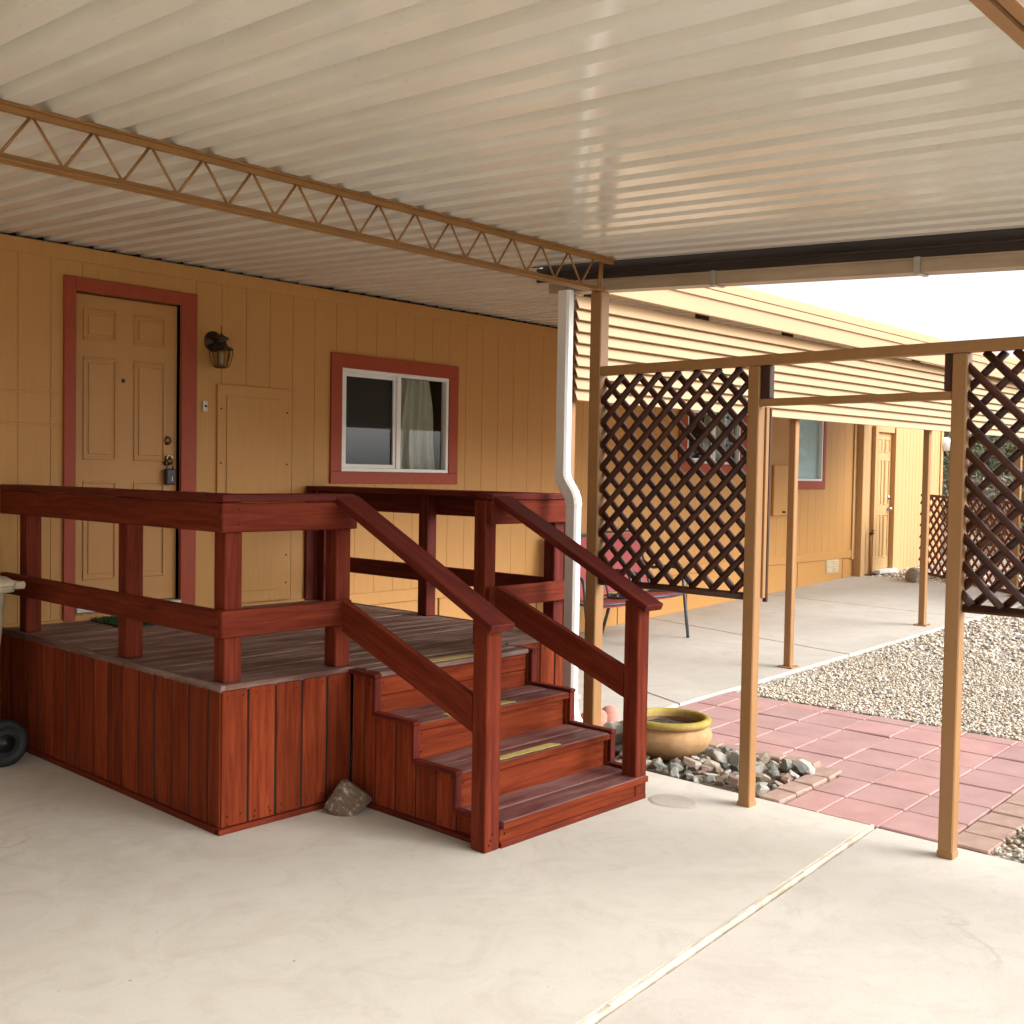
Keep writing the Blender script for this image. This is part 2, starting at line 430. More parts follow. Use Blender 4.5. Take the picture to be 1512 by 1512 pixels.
# ------------------------------------------------------------------ ground
b = MB()
xs = [-160, -20, 4.79, 18.5, 30, 200]; ys = [-160, -20, 0, 10, 40, 160]
def gz(x): return -.10+ (0 if x <= 4.8 else .036*(min(x, 18.5)-4.8))
b.add([(x, y, gz(x)) for x in xs for y in ys], [(i*6+j, (i+1)*6+j, (i+1)*6+j+1, i*6+j+1) for i in range(5) for j in range(5)])
tag(b.build('ground', M['earth']), 'bare desert soil spreading out to the horizon', 'ground', kind='structure')

JX0, JY0, JX1, JY1 = -9.0, 1.0, 4.812, 2.137        # joint across the driveway
def slab(name, poly, top, th, mat, label, cat, sub=None):
    b = MB(); n = len(poly); e = .012
    cx = sum(p[0] for p in poly)/n; cy = sum(p[1] for p in poly)/n
    def ins(p):
        d = Vector((cx-p[0], cy-p[1])); d.normalize(); return (p[0]+d.x*e*1.4, p[1]+d.y*e*1.4)
    t = (lambda x, y: top) if not callable(top) else top
    v = [(*p, t(*p)-th) for p in poly]+[(*p, t(*p)-e) for p in poly]+[(*ins(p), t(*p)) for p in poly]
    f = [tuple(range(2*n, 3*n))]
    for i in range(n):
        j = (i+1) % n
        f += [(i, j, n+j, n+i), (n+i, n+j, 2*n+j, 2*n+i)]
    b.add(v, f)
    return tag(b.build(name, mat), label, cat, kind='structure')
slab('driveway', [(JX0, JY0+.012), (JX1, JY1+.012), (4.808, 6.6), (JX0, 6.6)], 0.0, .12, M['drive'], 'pale stained concrete driveway under the carport roof', 'driveway')
slab('driveway', [(JX0, -9), (4.805, -9), (JX1, JY1-.013), (JX0, JY0-.013)], -.006, .12, M['apron'], 'brushed pale concrete apron on the near side of the joint', 'driveway')
b = MB()
n = 210
for i in range(n):
    a, c = i/n, (i+1)/n
    w = .0105+.0022*math.sin(i*.37)+rnd(-.0012, .0012); z = .003+.002*math.sin(i*.21)+rnd(-.001, .001)
    p0 = (JX0+(JX1-JX0)*a, JY0+(JY1-JY0)*a+.002, z-.02); p1 = (JX0+(JX1-JX0)*c+.001, JY0+(JY1-JY0)*c+.002, z-.02+rnd(-.001, .001))
    b.bar(p0, p1, w*1.15, .04, .001)
tag(b.build('joint_board', M['strip']), 'bleached wooden joint strip running between the two driveway slabs', 'joint strip', kind='structure')
# round patch in the slab beside the stair
b = MB(); vs = []
for k in range(36):
    t = 2*math.pi*k/36; rr = .115*(1+.05*math.sin(3*t)+rnd(-.02, .02))
    vs.append((4.44+rr*math.cos(t)*.8, 3.0+rr*math.sin(t), .004))
ring = [(4.44+(p[0]-4.44)*1.14, 3.0+(p[1]-3.0)*1.14, .001) for p in vs]
b.add(vs+ring, [tuple(range(36))]+[(36+k, 36+(k+1) % 36, (k+1) % 36, k) for k in range(36)])
tag(b.build('concrete_patch', M['patch']), 'round grey patch set in the driveway slab beside the stair foot', 'patch', kind='structure')

LF = [M['bark'], M['strip']]
for i, (x, y) in enumerate([(2.45, 3.05), (2.05, 2.75), (1.62, 2.35), (2.9, 2.5), (2.2, 2.12), (2.75, 2.05), (3.75, 1.75), (3.3, 2.72), (1.35, 3.3), (1.75, 3.55)]):
    b = MB(); L_, w_ = rnd(.008, .017), rnd(.003, .006); a = rnd(0, 6.28); c_, s_ = math.cos(a), math.sin(a); vs = []
    for u, h in ((-1, 0), (-.4, 1), (.3, .8), (1, 0), (.3, -.8), (-.4, -1)): vs.append((u*L_*c_-h*w_*s_, u*L_*s_+h*w_*c_, .004+.003*abs(u)))
    lo = [(p[0], p[1], p[2]-.0012) for p in vs]
    b.add(vs+lo, [(0, 1, 2, 3, 4, 5), (11, 10, 9, 8, 7, 6)]+[(k, (k+1) % 6, 6+(k+1) % 6, 6+k)[::-1] for k in range(6)])
    o = b.build('dry_leaf', LF[i % 2], None, (x, y, 0))
    tag(o, 'tiny dry leaf fleck lying on the open driveway concrete', 'leaf', 'leaf flecks on the driveway')

# patio slabs, with joints
zt = lambda x, y: pat(x)
def pedge(x): return 4.155-.035*(x-6.1) if x > 6.1 else 4.155
cuts = [4.86, 7.05, 9.1, 11.45, 13.95]
cuts2 = [4.86, 6.2, 8.6, 11.2, 13.55]
for i in range(4):
    slab('patio', [(cuts2[i]+.004, pedge(cuts2[i])), (cuts2[i+1]-.004, pedge(cuts2[i+1])), (cuts[i+1]-.004, 6.50), (cuts[i]+.004, 6.50)], zt, .12, M['patio'], 'grey concrete patio slab, %s' % ('nearest the rock bed', 'under the red chairs', 'in front of the lattice-screened window', 'in front of the far door')[i], 'patio')

# pink pavers
def paver_ok(x, y):
    if x > 5.70: return -1.6 < y < 4.3
    if x > 5.52: return 1.80 < y < 4.3
    return 1.80 < y < 2.62
b = MB(); P = .3045
slope = math.atan(.036)
for i in range(7):
    for j in range(-12, 9):
        x0 = 4.835+i*P if i else 4.835; x1 = 4.835+(i+1)*P
        if i == 6: x1 = 6.80
        y0 = 1.82+j*P; y1 = y0+P
        if x0 > 6.78: continue
        cx, cy = (x0+x1)/2, (y0+y1)/2
        y1 = min(y1, 2.615 if cx < 5.5 else pedge(cx)-.012)
        if y1-y0 < .04: continue
        cy = (y0+y1)/2
        if not paver_ok(cx, cy): continue
        z = pat(cx)-.012+rnd(-.004, .004)
        tilt = Matrix.Translation((cx, cy, z)) @ Matrix.Rotation(-slope+rnd(-.008, .008), 4, 'Y') @ Matrix.Rotation(rnd(-.01, .01), 4, 'X') @ Matrix.Rotation(rnd(-.006, .006), 4, 'Z')
        b.box(-(x1-x0)/2+.003, (x1-x0)/2-.003, -(y1-y0)/2+.003, (y1-y0)/2-.003, -.05, 0, .006, 0, tilt)
tag(b.build('paver_path', M['paver']), 'path of square pink concrete pavers leading to the patio', 'path', kind='structure')
b = MB()
b.add([(4.83, 1.8, pat(4.83)-.03), (6.8, 1.8, pat(6.8)-.03), (6.8, 4.15, pat(6.8)-.03), (4.83, 4.15, pat(4.83)-.03), (5.7, -1.6, pat(5.7)-.03), (6.8, -1.6, pat(6.8)-.03), (5.7, 1.8, pat(5.7)-.03)], [(0, 1, 2, 3), (4, 5, 1, 6)])
tag(b.build('path_bed', M['bedsoil']), 'dark soil showing in the joints between the pavers', 'soil', kind='structure')

# brick edging: individuals
EG = 'bricks edging the rock bed and path'
EL = 'brown edging brick in the flush row between pink pavers and rocks'
def edge_brick(cx, cy, lx, ly, hz=0.0):
    b = MB(); z = pat(cx)-.006+hz
    b.box(-lx/2+.004, lx/2-.004, -ly/2+.003, ly/2-.003, -.09, 0, .007)
    o = b.build('edging_brick', M['brick'], None)
    o.location = (cx, cy, z); o.rotation_euler = (rnd(-.03, .03), -slope+rnd(-.03, .03), rnd(-.05, .05))
    tag(o, EL, 'brick', EG)
for i in range(4): edge_brick(4.84+.085+i*.172, 2.695, .172, .13)
for i in range(4): edge_brick(5.50-.01*i, 2.87+i*.2, .10, .2, .02)
EL = 'brown edging brick in the row right of the pink path'
for i in range(5): edge_brick(4.84+.09+i*.182, 1.715, .182, .19)

# ------------------------------------------------------------------ gravel (uncountable)
def ico():
    t = (1+5**.5)/2
    v = [(-1, t, 0), (1, t, 0), (-1, -t, 0), (1, -t, 0), (0, -1, t), (0, 1, t), (0, -1, -t), (0, 1, -t), (t, 0, -1), (t, 0, 1), (-t, 0, -1), (-t, 0, 1)]
    f = [(0, 11, 5), (0, 5, 1), (0, 1, 7), (0, 7, 10), (0, 10, 11), (1, 5, 9), (5, 11, 4), (11, 10, 2), (10, 7, 6), (7, 1, 8), (3, 9, 4), (3, 4, 2), (3, 2, 6), (3, 6, 8), (3, 8, 9), (4, 9, 5), (2, 4, 11), (6, 2, 10), (8, 6, 7), (9, 8, 1)]
    return [Vector(p).normalized() for p in v], f
IV, IF = ico()
def gravel(name, label, region, n, rmin, rmax, base):
    b = MB()
    for _ in range(n):
        p = region()
        if p is None: continue
        x, y = p
        r = rnd(rmin, rmax)*(1 if random.random() > .05 else 1.7)
        a = rnd(0, 6.28); ca, sa = math.cos(a), math.sin(a)
        sx, sy, sz = r*rnd(.8, 1.25), r*rnd(.65, 1.0), r*rnd(.45, .75)
        z = pat(x)+base+rnd(-.006, .012)
        vs = []
        for q in IV:
            k = rnd(.85, 1.12)
            u, w, h = q.x*sx*k, q.y*sy*k, q.z*sz*k
            vs.append((x+u*ca-w*sa, y+u*sa+w*ca, z+h))
        b.add(vs, IF, 0, None, True)
    return tag(b.build(name, M['pebble']), label, 'gravel', kind='stuff')
def reg_a():
    x = 6.83+2.3*random.random()**1.35; y = rnd(-.2, 4.02)
    if y > pedge(x)-.02 : return None
    if y < .55*(x-6.83)+.2 and x < 8 and y < .4: return None
    return x, y
gravel('gravel', 'pale pea gravel beside the patio and the pink path', reg_a, 30000, .0065, .0125, -.018)
def reg_c():
    x = 9.0+5.6*random.random(); y = rnd(.6, 4.0)
    if y > pedge(x)-.02: return None
    return x, y
gravel('gravel', 'pale gravel stretching on beyond the near stretch towards the lattice fence', reg_c, 9000, .012, .022, -.018)
def reg_d(): return rnd(13.7, 16.6), rnd(4.6, 6.3)
gravel('gravel', 'patch of gravel below the far door', reg_d, 3500, .013, .024, -.012)
b = MB()
def gzz(x): return pat(x)-.022
b.add([(6.8, -6, gzz(6.8)), (18, -6, gzz(18)), (18, 6.5, gzz(18)), (13.2, 6.5, gzz(13.2)), (13.2, 4.3, gzz(13.2)), (6.8, 4.3, gzz(6.8)),
       (4.83, -6, -.03), (5.71, -6, pat(5.71)-.03), (5.71, 1.66, pat(5.71)-.03), (4.83, 1.66, -.03), (4.83, 2.6, -.04), (5.56, 2.6, pat(5.5)-.04), (5.56, 4.2, pat(5.5)-.04), (4.83, 4.2, -.04)],
      [(0, 1, 4, 5), (1, 2, 3, 4), (6, 7, 8, 9), (10, 11, 12, 13)])
tag(b.build('gravel_bed', M['gravelbed']), 'bed of packed gravel under the loose stones', 'gravel', kind='structure')
def reg_e():
    x = rnd(4.86, 5.68); y = rnd(.5, 1.62)
    return x, y
gravel('gravel', 'sparse gravel between the rocks right of the pink path', reg_e, 1500, .008, .016, -.02)

# ------------------------------------------------------------------ rocks
def rock_mesh(seed, sub=4, cuts=13, rough=.022):
    rs = random.Random(seed)
    import bmesh
    bm = bmesh.new(); bmesh.ops.create_icosphere(bm, subdivisions=sub, radius=1.0)
    planes = []
    for _ in range(cuts):
        d = Vector((rs.gauss(0, 1), rs.gauss(0, 1), rs.gauss(0, 1))).normalized()
        planes.append((d, rs.uniform(.42, .80)))
    for v in bm.verts:
        p = v.co.copy()
        for d, h in planes:
            k = p.dot(d)
            if k > h: p -= d*(k-h)*.985
        p += p.normalized()*rs.uniform(-rough, rough)*.5
        v.co = p
    me = D.meshes.new('rock'); bm.to_mesh(me); bm.free()
    at = me.attributes.new('gco', 'FLOAT_VECTOR', 'POINT')
    return me
RM = [rock_mesh(100+i) for i in range(7)]
ROCKC = [[(.25, (.12, .12, .10)), (.5, (.27, .27, .235)), (.8, (.42, .41, .36))], [(.25, (.22, .165, .11)), (.5, (.42, .33, .23)), (.8, (.58, .49, .37))],
         [(.25, (.30, .19, .14)), (.5, (.50, .34, .26)), (.8, (.60, .48, .40))], [(.25, (.36, .33, .28)), (.5, (.58, .54, .46)), (.8, (.72, .68, .60))]]
RMAT = [m_rock('bed_rock_'+n_, c_) for n_, c_ in zip(('grey', 'tan', 'pink', 'pale'), ROCKC)]
for i, me in enumerate(RM): me.materials.append(RMAT[(0, 1, 3, 1, 2, 0, 3)[i]])
def put_rock(me, x, y, z, s, label, group, rz=None, name='rock', tilt=.5):
    o = D.objects.new(name, me); COL.objects.link(o)
    o.location = (x, y, z); o.scale = s; o.rotation_euler = (rnd(-tilt, tilt), rnd(-tilt, tilt), rnd(0, 6.28) if rz is None else rz)
    return tag(o, label, 'rock', group)
LBL = 'rough grey rock lying in the bed between stair and pink path'
GRP = 'rocks in the bed beside the stair'
POT = (5.175, 3.53)
spots = []
tries = 0
while len(spots) < 230 and tries < 16000:
    tries += 1
    x, y = rnd(4.85, 5.49), rnd(2.765, 4.25)
    s = rnd(.034, .080)
    if math.hypot(x-POT[0], y-POT[1]) < .20+s*.6: continue
    if x > 5.36 and y < 3.5 and x+s > 5.46: continue
    if any(math.hypot(x-a, y-c) < (s+d)*.56 for a, c, d in spots): continue
    spots.append((x, y, s))
for i, (x, y, s) in enumerate(spots):
    hi = rnd(-.012, .035)
    put_rock(RM[i % 7], x, y, pat(x)-.02+hi+s*.25, (s*rnd(.75, 1.55), s*rnd(.6, 1.05), s*rnd(.4, .8)), LBL, GRP)
for i, (x, y, s) in enumerate([(4.93, 3.93, .13), (5.03, 4.06, .12), (5.05, 3.85, .11)]):
    put_rock(RM[i], x, y, .07, (s, s*.8, s*.8), ('large dark-blotched rock beside the downspout foot', 'large pale rock behind the stair post by the terracotta edging', 'large flat rock between stair and yellow-rimmed pot')[i], None)
LBL2 = 'small grey rock in the corner right of the pink path'
for i in range(52):
    x, y = rnd(4.86, 5.58), rnd(.75, 1.57)
    s = rnd(.04, .075)
    put_rock(RM[i % 7], x, y, pat(x)-.01+s*.3, (s*rnd(.9, 1.3), s*rnd(.7, 1.0), s*rnd(.5, .8)), LBL2, 'rocks right of the pink path')
def wedge_mesh():
    me = rock_mesh(31, 4, 4, .035)
    for v in me.vertices:
        p = v.co.copy()
        for d, h in (((0, 0, -1), .55), ((.55, .15, .80), .50), ((-.85, .1, .55), .60), ((.1, -.85, .45), .58), ((.1, .85, .5), .6), ((-.5, -.6, .6), .66), ((.9, -.4, .2), .72), ((-.1, .1, 1), .66), ((.6, -.6, .5), .60)):
            d = Vector(d).normalized(); k = p.dot(d)
            if k > h: p -= d*(k-h)*.97
        v.co = p
    return me
me = wedge_mesh(); me.materials.append(M['rock2'])
o = D.objects.new('fieldstone', me); COL.objects.link(o); o.location = (3.20, 3.995, .062); o.scale = (.125, .105, .125); o.rotation_euler = (0, 0, -.72)
tag(o, 'single brown fieldstone on the driveway at the porch corner', 'rock')
me = rock_mesh(57, 4, 8, .03); me.materials.append(M['rock'])
o = D.objects.new('boulder', me); COL.objects.link(o); o.location = (13.75, 5.60, .37); o.scale = (.20, .16, .15); o.rotation_euler = (0, .1, .4)
tag(o, 'rounded grey boulder at the foot of the far lattice fence', 'boulder')

# scalloped edging at the head of the rock bed
t = thing('scalloped_edging', 'scalloped terracotta edging strip behind the rocks near the downspout', 'garden edging', (5.15, 4.20, pat(5.1)))
b = MB()
for i in range(6):
    x = 4.90+i*.115
    b.tube([(x, 4.20+rnd(-.01, .01), pat(x)-.05), (x, 4.20, pat(x)+.07)], .056, 14)
    b.lathe([(.056, 0), (.05, .018), (.033, .033), (.012, .04), (.0, .041)], (x, 4.20, pat(x)+.07), 14)
b.build('scalloped_bricks', M['scallop'], t)

# ------------------------------------------------------------------ clay pot
PZ = .0
t = thing('plant_pot', 'wide clay pot with yellow-green glazed rim standing among rocks', 'pot', (POT[0], POT[1], PZ))
b = MB()
prof = [(0, .0), (.135, .0), (.165, .02), (.212, .058), (.238, .10), (.243, .13), (.233, .160), (.213, .180), (.203, .188), (.192, .188), (.200, .17), (.215, .135), (.20, .085), (.15, .04), (0, .04)]
b.lathe(prof, (POT[0], POT[1], PZ), 56)
b.build('body', M['pot'], t)
b = MB()
b.lathe([(.193, .180), (.208, .182), (.229, .190), (.238, .204), (.235, .218), (.223, .227), (.207, .229), (.195, .222), (.190, .206), (.191, .184)], (POT[0], POT[1], PZ), 56)
b.build('rim', M['pot'], t)
b = MB(); rings = []
vs = [(POT[0], POT[1], PZ+.165)]; fs = []
for i in range(1, 9):
    for k in range(32):
        a = 2*math.pi*k/32; r = .192*i/8
        vs.append((POT[0]+r*math.cos(a), POT[1]+r*math.sin(a), PZ+.162+rnd(-.006, .008)))
for k in range(32): fs.append((0, 1+k, 1+(k+1) % 32))
for i in range(7):
    for k in range(32):
        fs.append((1+i*32+k, 1+(i+1)*32+k, 1+(i+1)*32+(k+1) % 32, 1+i*32+(k+1) % 32))
b.add(vs, fs)
for _ in range(120):
    a, r = rnd(2.4, 4.6), .16*random.random()**.5
    x, y = POT[0]+r*math.cos(a), POT[1]+r*math.sin(a)
    s = rnd(.003, .006)
    b.add([(x+q.x*s, y+q.y*s, PZ+.170+q.z*s) for q in IV], IF, 1, None, True)
b.build('soil', [M['soil'], M['white']], t)

# ------------------------------------------------------------------ mobile home
H = thing('mobile_home', 'long ochre mobile home with brick-red door and window trim', 'house', (5, YW, 0))
X0, XC, XE = -7.0, 13.76, 16.45
OPEN = [(3.031, 3.745, .72, 2.682), (5.081, 6.189, 1.607, 2.387), (9.70, 10.78, 1.76, 2.36), (12.10, 12.782, 1.59, 2.42)]
def spans(z0, z1, x0, x1):
    """z intervals of the strip x0..x1 that are not cut away by an opening"""
    out = [(z0, z1)]
    for (a, c, lo, hi) in OPEN:
        if x1 > a+.001 and x0 < c-.001:
            nxt = []
            for s, e in out:
                if lo > s: nxt.append((s, min(lo, e)))
                if hi < e: nxt.append((max(hi, s), e))
            out = [q for q in nxt if q[1]-q[0] > .004]
    return out
def siding(xa, xb, yf, z0, z1, pitch, off, mat, name, groove=.003):
    b = MB(); g = [xa]
    x = math.floor((xa-off)/pitch)*pitch+off
    while x < xb:
        if x > xa+.01: g.append(x)
        x += pitch
    g.append(xb)
    for i in range(len(g)-1):
        lo, hi = g[i]+(groove/2 if i else 0), g[i+1]-(groove/2 if i < len(g)-2 else 0)
        brk = sorted({lo, hi} | {e for o_ in OPEN for e in o_[:2] if lo < e < hi})
        for k in range(len(brk)-1):
            for s, e in spans(z0, z1, brk[k], brk[k+1]):
                b.box(brk[k], brk[k+1], yf, yf+.03, s, e, .0)
    brk = sorted({xa, xb} | {e for o_ in OPEN for e in o_[:2] if xa < e < xb})
    for k in range(len(brk)-1):
        for s, e in spans(z0, z1, brk[k], brk[k+1]):
            b.box(brk[k], brk[k+1], yf+.0065, yf+.06, s, e, .0, 0)
    return b.build(name, mat, H)
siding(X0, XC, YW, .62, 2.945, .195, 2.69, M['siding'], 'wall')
siding(XC+.0, XE, YW-.09, .34, 2.75, .115, 13.9, M['siding_lit'], 'wall', .0045)
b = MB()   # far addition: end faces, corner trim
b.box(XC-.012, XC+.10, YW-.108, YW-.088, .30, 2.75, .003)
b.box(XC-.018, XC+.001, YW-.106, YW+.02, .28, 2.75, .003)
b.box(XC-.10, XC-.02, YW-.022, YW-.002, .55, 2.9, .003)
b.build('corner_trim', M['siding_lit'], H)
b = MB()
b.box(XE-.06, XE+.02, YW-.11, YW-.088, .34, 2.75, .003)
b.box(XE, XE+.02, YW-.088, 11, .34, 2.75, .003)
b.build('corner_trim', M['siding_lit'], H)
b = MB()
b.box(X0, XC-.03, YW-.008, YW+.03, 2.86, 2.95, .003)
b.build('top_trim', M['siding'], H)
b = MB(); b.box(X0, 8.6, YW+.075, YW+.10, 2.931, 3.026, 0); b.build('light_stop_strip', M['dark'], H)  # added dark strip, keeps sky light out of the roof gaps above the wall
b = MB()
b.box(X0, XC-.02, YW-.014, YW+.02, .575, .672, .004)
b.build('skirt_trim', M['siding'], H)
b = MB()
x = 4.9
while x < XC-.05:
    e = min(x+1.22, XC-.02)
    b.box(x+.006+rnd(0, .006), e-.006, YW+.004+rnd(0, .004), YW+.03, pat(x)-.1, .585, .003)
    x = e
b.box(X0, 4.9, YW+.004, YW+.03, -.05, .585, .003)
b.build('skirting', M['siding'], H)
b = MB()
b.box(X0, XE, YW+.061, 11.5, 2.88, 2.93, .01); b.box(X0, XE, 11.4, 11.5, 0, 2.88, 0); b.box(X0-.05, X0, YW, 11.5, 0, 2.95, 0)
b.build('roof', M['white'], H)
# crawlspace vent
b = MB(); vz = .487
b.box(12.97, 13.32, YW-.006, YW+.006, vz-.09, vz+.09, .002)
for c in range(2):
    for k in range(7):
        zz = vz-.07+k*.023
        Mx = Matrix.Translation((13.06+c*.17, YW-.010, zz)) @ Matrix.Rotation(.6, 4, 'X')
        b.box(-.07, .07, -.008, .008, -.002, .002, .001, 0, Mx)
b.build('vent', M['ventw'], H)
# battens left of the door (two pairs of thin lines)
b = MB()
for z in (2.061, 2.045, 1.872, 1.856): b.box(X0, 2.955, YW-.004, YW+.004, z-.006, z+.004, .001)
b.build('batten', M['siding'], H)
# small framed panel above the door
b = MB()
b.box(3.18, 3.70, YW-.003, YW+.004, 2.768, 2.852, .002)
b.build('patch_panel', M['siding'], H)

def panel_door(name, x0, x1, z0, z1, yf, mat):
    """six-panel door leaf whose face lies at yf"""
    b = MB(); w = x1-x0; h = z1-z0
    b.box(x0, x1, yf, yf+.045, z0, z1, .003)
    cols = ((.12, .42), (.58, .88)); rows = ((.855, .955), (.47, .80), (.08, .40))
    for ca, cb in cols:
        for ra, rb in rows:
            a, c, lo, hi = x0+w*ca, x0+w*cb, z0+h*ra, z0+h*rb
            t_ = .014
            b.box(a, c, yf-.010, yf+.002, hi-t_, hi, .005); b.box(a, c, yf-.010, yf+.002, lo, lo+t_, .005)
            b.box(a, a+t_, yf-.0095, yf+.002, lo+t_, hi-t_, .005); b.box(c-t_, c, yf-.0095, yf+.002, lo+t_, hi-t_, .004)
            b.box(a+.034, c-.034, yf-.007, yf+.002, lo+.036, hi-.036, .006)
    return b.build(name, mat, H)
fd = panel_door('front_door', 3.012, 3.742, .745, 2.676, YW+.034, M['doorp'])
b = MB()
kx, ky = 3.672, YW+.034
b.lathe([(0, -.052), (.012, -.05), (.022, -.044), (.027, -.034), (.026, -.022), (.014, -.014), (.012, -.006), (.03, -.005), (.033, 0)], (kx, ky, 1.655), 20, 0, 'y')
b.build('door_knob', M['brass'], fd)
b = MB()
b.lathe([(0, -.02), (.018, -.019), (.026, -.012), (.030, 0)], (kx, ky, 1.79), 20, 0, 'y')
b.build('deadbolt', M['brass'], fd)
b = MB()
b.lathe([(0, -.004), (.008, -.006), (.013, -.004), (.014, 0)], (3.365, ky, 2.16), 16, 0, 'y')
b.build('peephole', M['bronze'], fd)
b = MB()
b.box(2.958, 3.032, YW-.022, YW, .657, 2.766, .003); b.box(3.745, 3.858, YW-.022, YW, .657, 2.766, .003); b.box(3.032, 3.745, YW-.0215, YW, 2.682, 2.766, .003)
b.box(3.745, 3.765, YW+.001, YW+.12, .66, 2.70, .002); b.box(3.005, 3.031, YW+.001, YW+.12, .66, 2.70, .002); b.box(3.031, 3.745, YW+.001, YW+.12, 2.683, 2.70, .002)
b.build('door_trim', M['trim'], H)
b = MB()
b.box(3.03, 3.746, YW-.035, YW+.10, .70, .742, .006); 
b.build('threshold', M['alu'], H)
b = MB()
b.box(3.0, 3.77, YW+.121, YW+.14, .66, 2.72, 0)
b.build('door_backing', M['dark'], H)

def window(x0, x1, z0, z1, tw, sill, mull, frame_mat, trim_mat, inner, curtain=True, zt=None, blind=None):
    """framed slider: glazed opening x0..x1, z0..z1; tw the painted casing's width"""
    b = MB(); tl = tw
    b.box(x0-tl, x1+tw, YW-.02, YW, z1+.001, z1+tw, .003); b.box(x0-tl, x1+tw, YW-.02, YW, z0-sill, z0-.001, .003)
    b.box(x0-tl, x0-.001, YW-.0195, YW, z0, z1, .003); b.box(x1+.001, x1+tw, YW-.0195, YW, z0, z1, .003)
    b.build('window_trim', trim_mat, H)
    f = MB(); t_ = .028; y0, y1 = YW-.012, YW+.05
    f.box(x0, x1, y0, y1, z0, z0+t_, .003); f.box(x0, x1, y0, y1, z1-t_, z1, .003)
    f.box(x0, x0+t_, y0+.0005, y1, z0+t_, z1-t_, .003); f.box(x1-t_, x1, y0+.0005, y1, z0+t_, z1-t_, .003)
    if mull: f.box(mull-.022, mull+.022, y0+.004, y1, z0+t_, z1-t_, .003)
    fo = f.build('window', frame_mat, H)
    segs = [(x0+t_, mull-.022), (mull+.022, x1-t_)] if mull else [(x0+t_, x1-t_)]
    if mull:
        s_ = MB(); a, c = segs[0]
        for q in ((a, c, z0+t_, z0+t_+.03), (a, c, z1-t_-.03, z1-t_)): s_.box(q[0], q[1], YW+.004, YW+.022, q[2], q[3], .002)
        for q in ((a, a+.026), (c-.026, c)): s_.box(q[0], q[1], YW+.0045, YW+.022, z0+t_+.03, z1-t_-.03, .002)
        s_.build('sash', M['white'], fo)
    for (a, c) in segs:
        g = MB(); g.box(a, c, YW+.024, YW+.029, z0+t_, z1-t_, 0); g.build('pane', M['glass'], fo)
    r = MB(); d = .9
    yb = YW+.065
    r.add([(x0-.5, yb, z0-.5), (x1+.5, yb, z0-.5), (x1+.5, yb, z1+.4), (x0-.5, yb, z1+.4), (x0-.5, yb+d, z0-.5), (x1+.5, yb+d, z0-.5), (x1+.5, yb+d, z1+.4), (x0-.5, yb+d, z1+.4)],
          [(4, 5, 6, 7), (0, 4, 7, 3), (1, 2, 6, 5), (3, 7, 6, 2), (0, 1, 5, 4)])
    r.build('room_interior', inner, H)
    return fo
w1 = window(5.081, 6.189, 1.607, 2.387, .105, .092, 5.650, M['white'], M['trim'], M['room'])
def curtain(parent, xa_t, xb_t, xa_b, xb_b, z0, z1, y, amp, waves, gather=None):
    b = MB(); nx, nz = 70, 24; vs = []
    for j in range(nz+1):
        v = j/nz; z = z1+(z0-z1)*v
        xa = xa_t+(xa_b-xa_t)*v; xb = xb_t+(xb_b-xb_t)*v
        for i in range(nx+1):
            u = i/nx
            vs.append((xa+(xb-xa)*u+.006*math.sin(9*v+11*u), y+amp*(.55+.45*v)*math.sin(u*waves*6.28+1.2*math.sin(3*v))+.008*math.sin(17*u+4*v), z+.006*math.sin(u*waves*6.28)*(1 if j == nz else 0)))
    fs = [(j*(nx+1)+i, j*(nx+1)+i+1, (j+1)*(nx+1)+i+1, (j+1)*(nx+1)+i) for j in range(nz) for i in range(nx)]
    b.add(vs, fs, 0, None, True)
    return b.build('curtain', M['curtain'], parent)
curtain(w1, 5.76, 6.05, 5.66, 6.13, 1.62, 2.36, YW+.085, .022, 4.5)
curtain(w1, 5.02, 5.19, 5.04, 5.20, 1.62, 2.38, YW+.12, .015, 2)
b = MB(); b.box(5.112, 5.62, YW+.032, YW+.034, 1.64, 2.355, 0)
def m_screen():
    m = D.materials.new('screen_mesh'); m.use_nodes = True; t = m.node_tree
    bs = t.nodes['Principled BSDF']; bs.inputs['Base Color'].default_value = (.03, .03, .032, 1); bs.inputs['Roughness'].default_value = .7
    bs.inputs['Alpha'].default_value = .55
    return m
b.build('insect_screen', m_screen(), w1)
w2 = window(9.70, 10.78, 1.76, 2.36, .15, .10, 10.24, M['white'], M['trim'], M['room'])
curtain(w2, 10.25, 10.7, 10.25, 10.7, 1.78, 2.34, YW+.13, .02, 4)
w3 = window(12.10, 12.782, 1.59, 2.42, .07, .10, None, M['white'], M['trim'], M['room'])
b = MB(); b.box(12.13, 12.755, YW+.05, YW+.058, 1.62, 2.39, 0); b.build('blind', M['blind'], w3)
# access panel beside the door
b = MB()
b.box(4.018, 4.612, YW-.018, YW, .678, 2.188, .003)
b.box(4.085, 4.52, YW-.026, YW-.017, .76, 2.11, .003)
for dz in (2.02, 1.65, 1.0, .8):
    for xx in (4.045, 4.585):
        b.lathe([(0, -.002), (.006, -.002), (.007, 0)], (xx, YW-.018, dz), 8, 1, 'y')
b.box(4.10, 4.20, YW-.05, YW-.026, 1.002, 1.014, .003)
b.build('access_panel', [M['siding'], M['nail']], H)
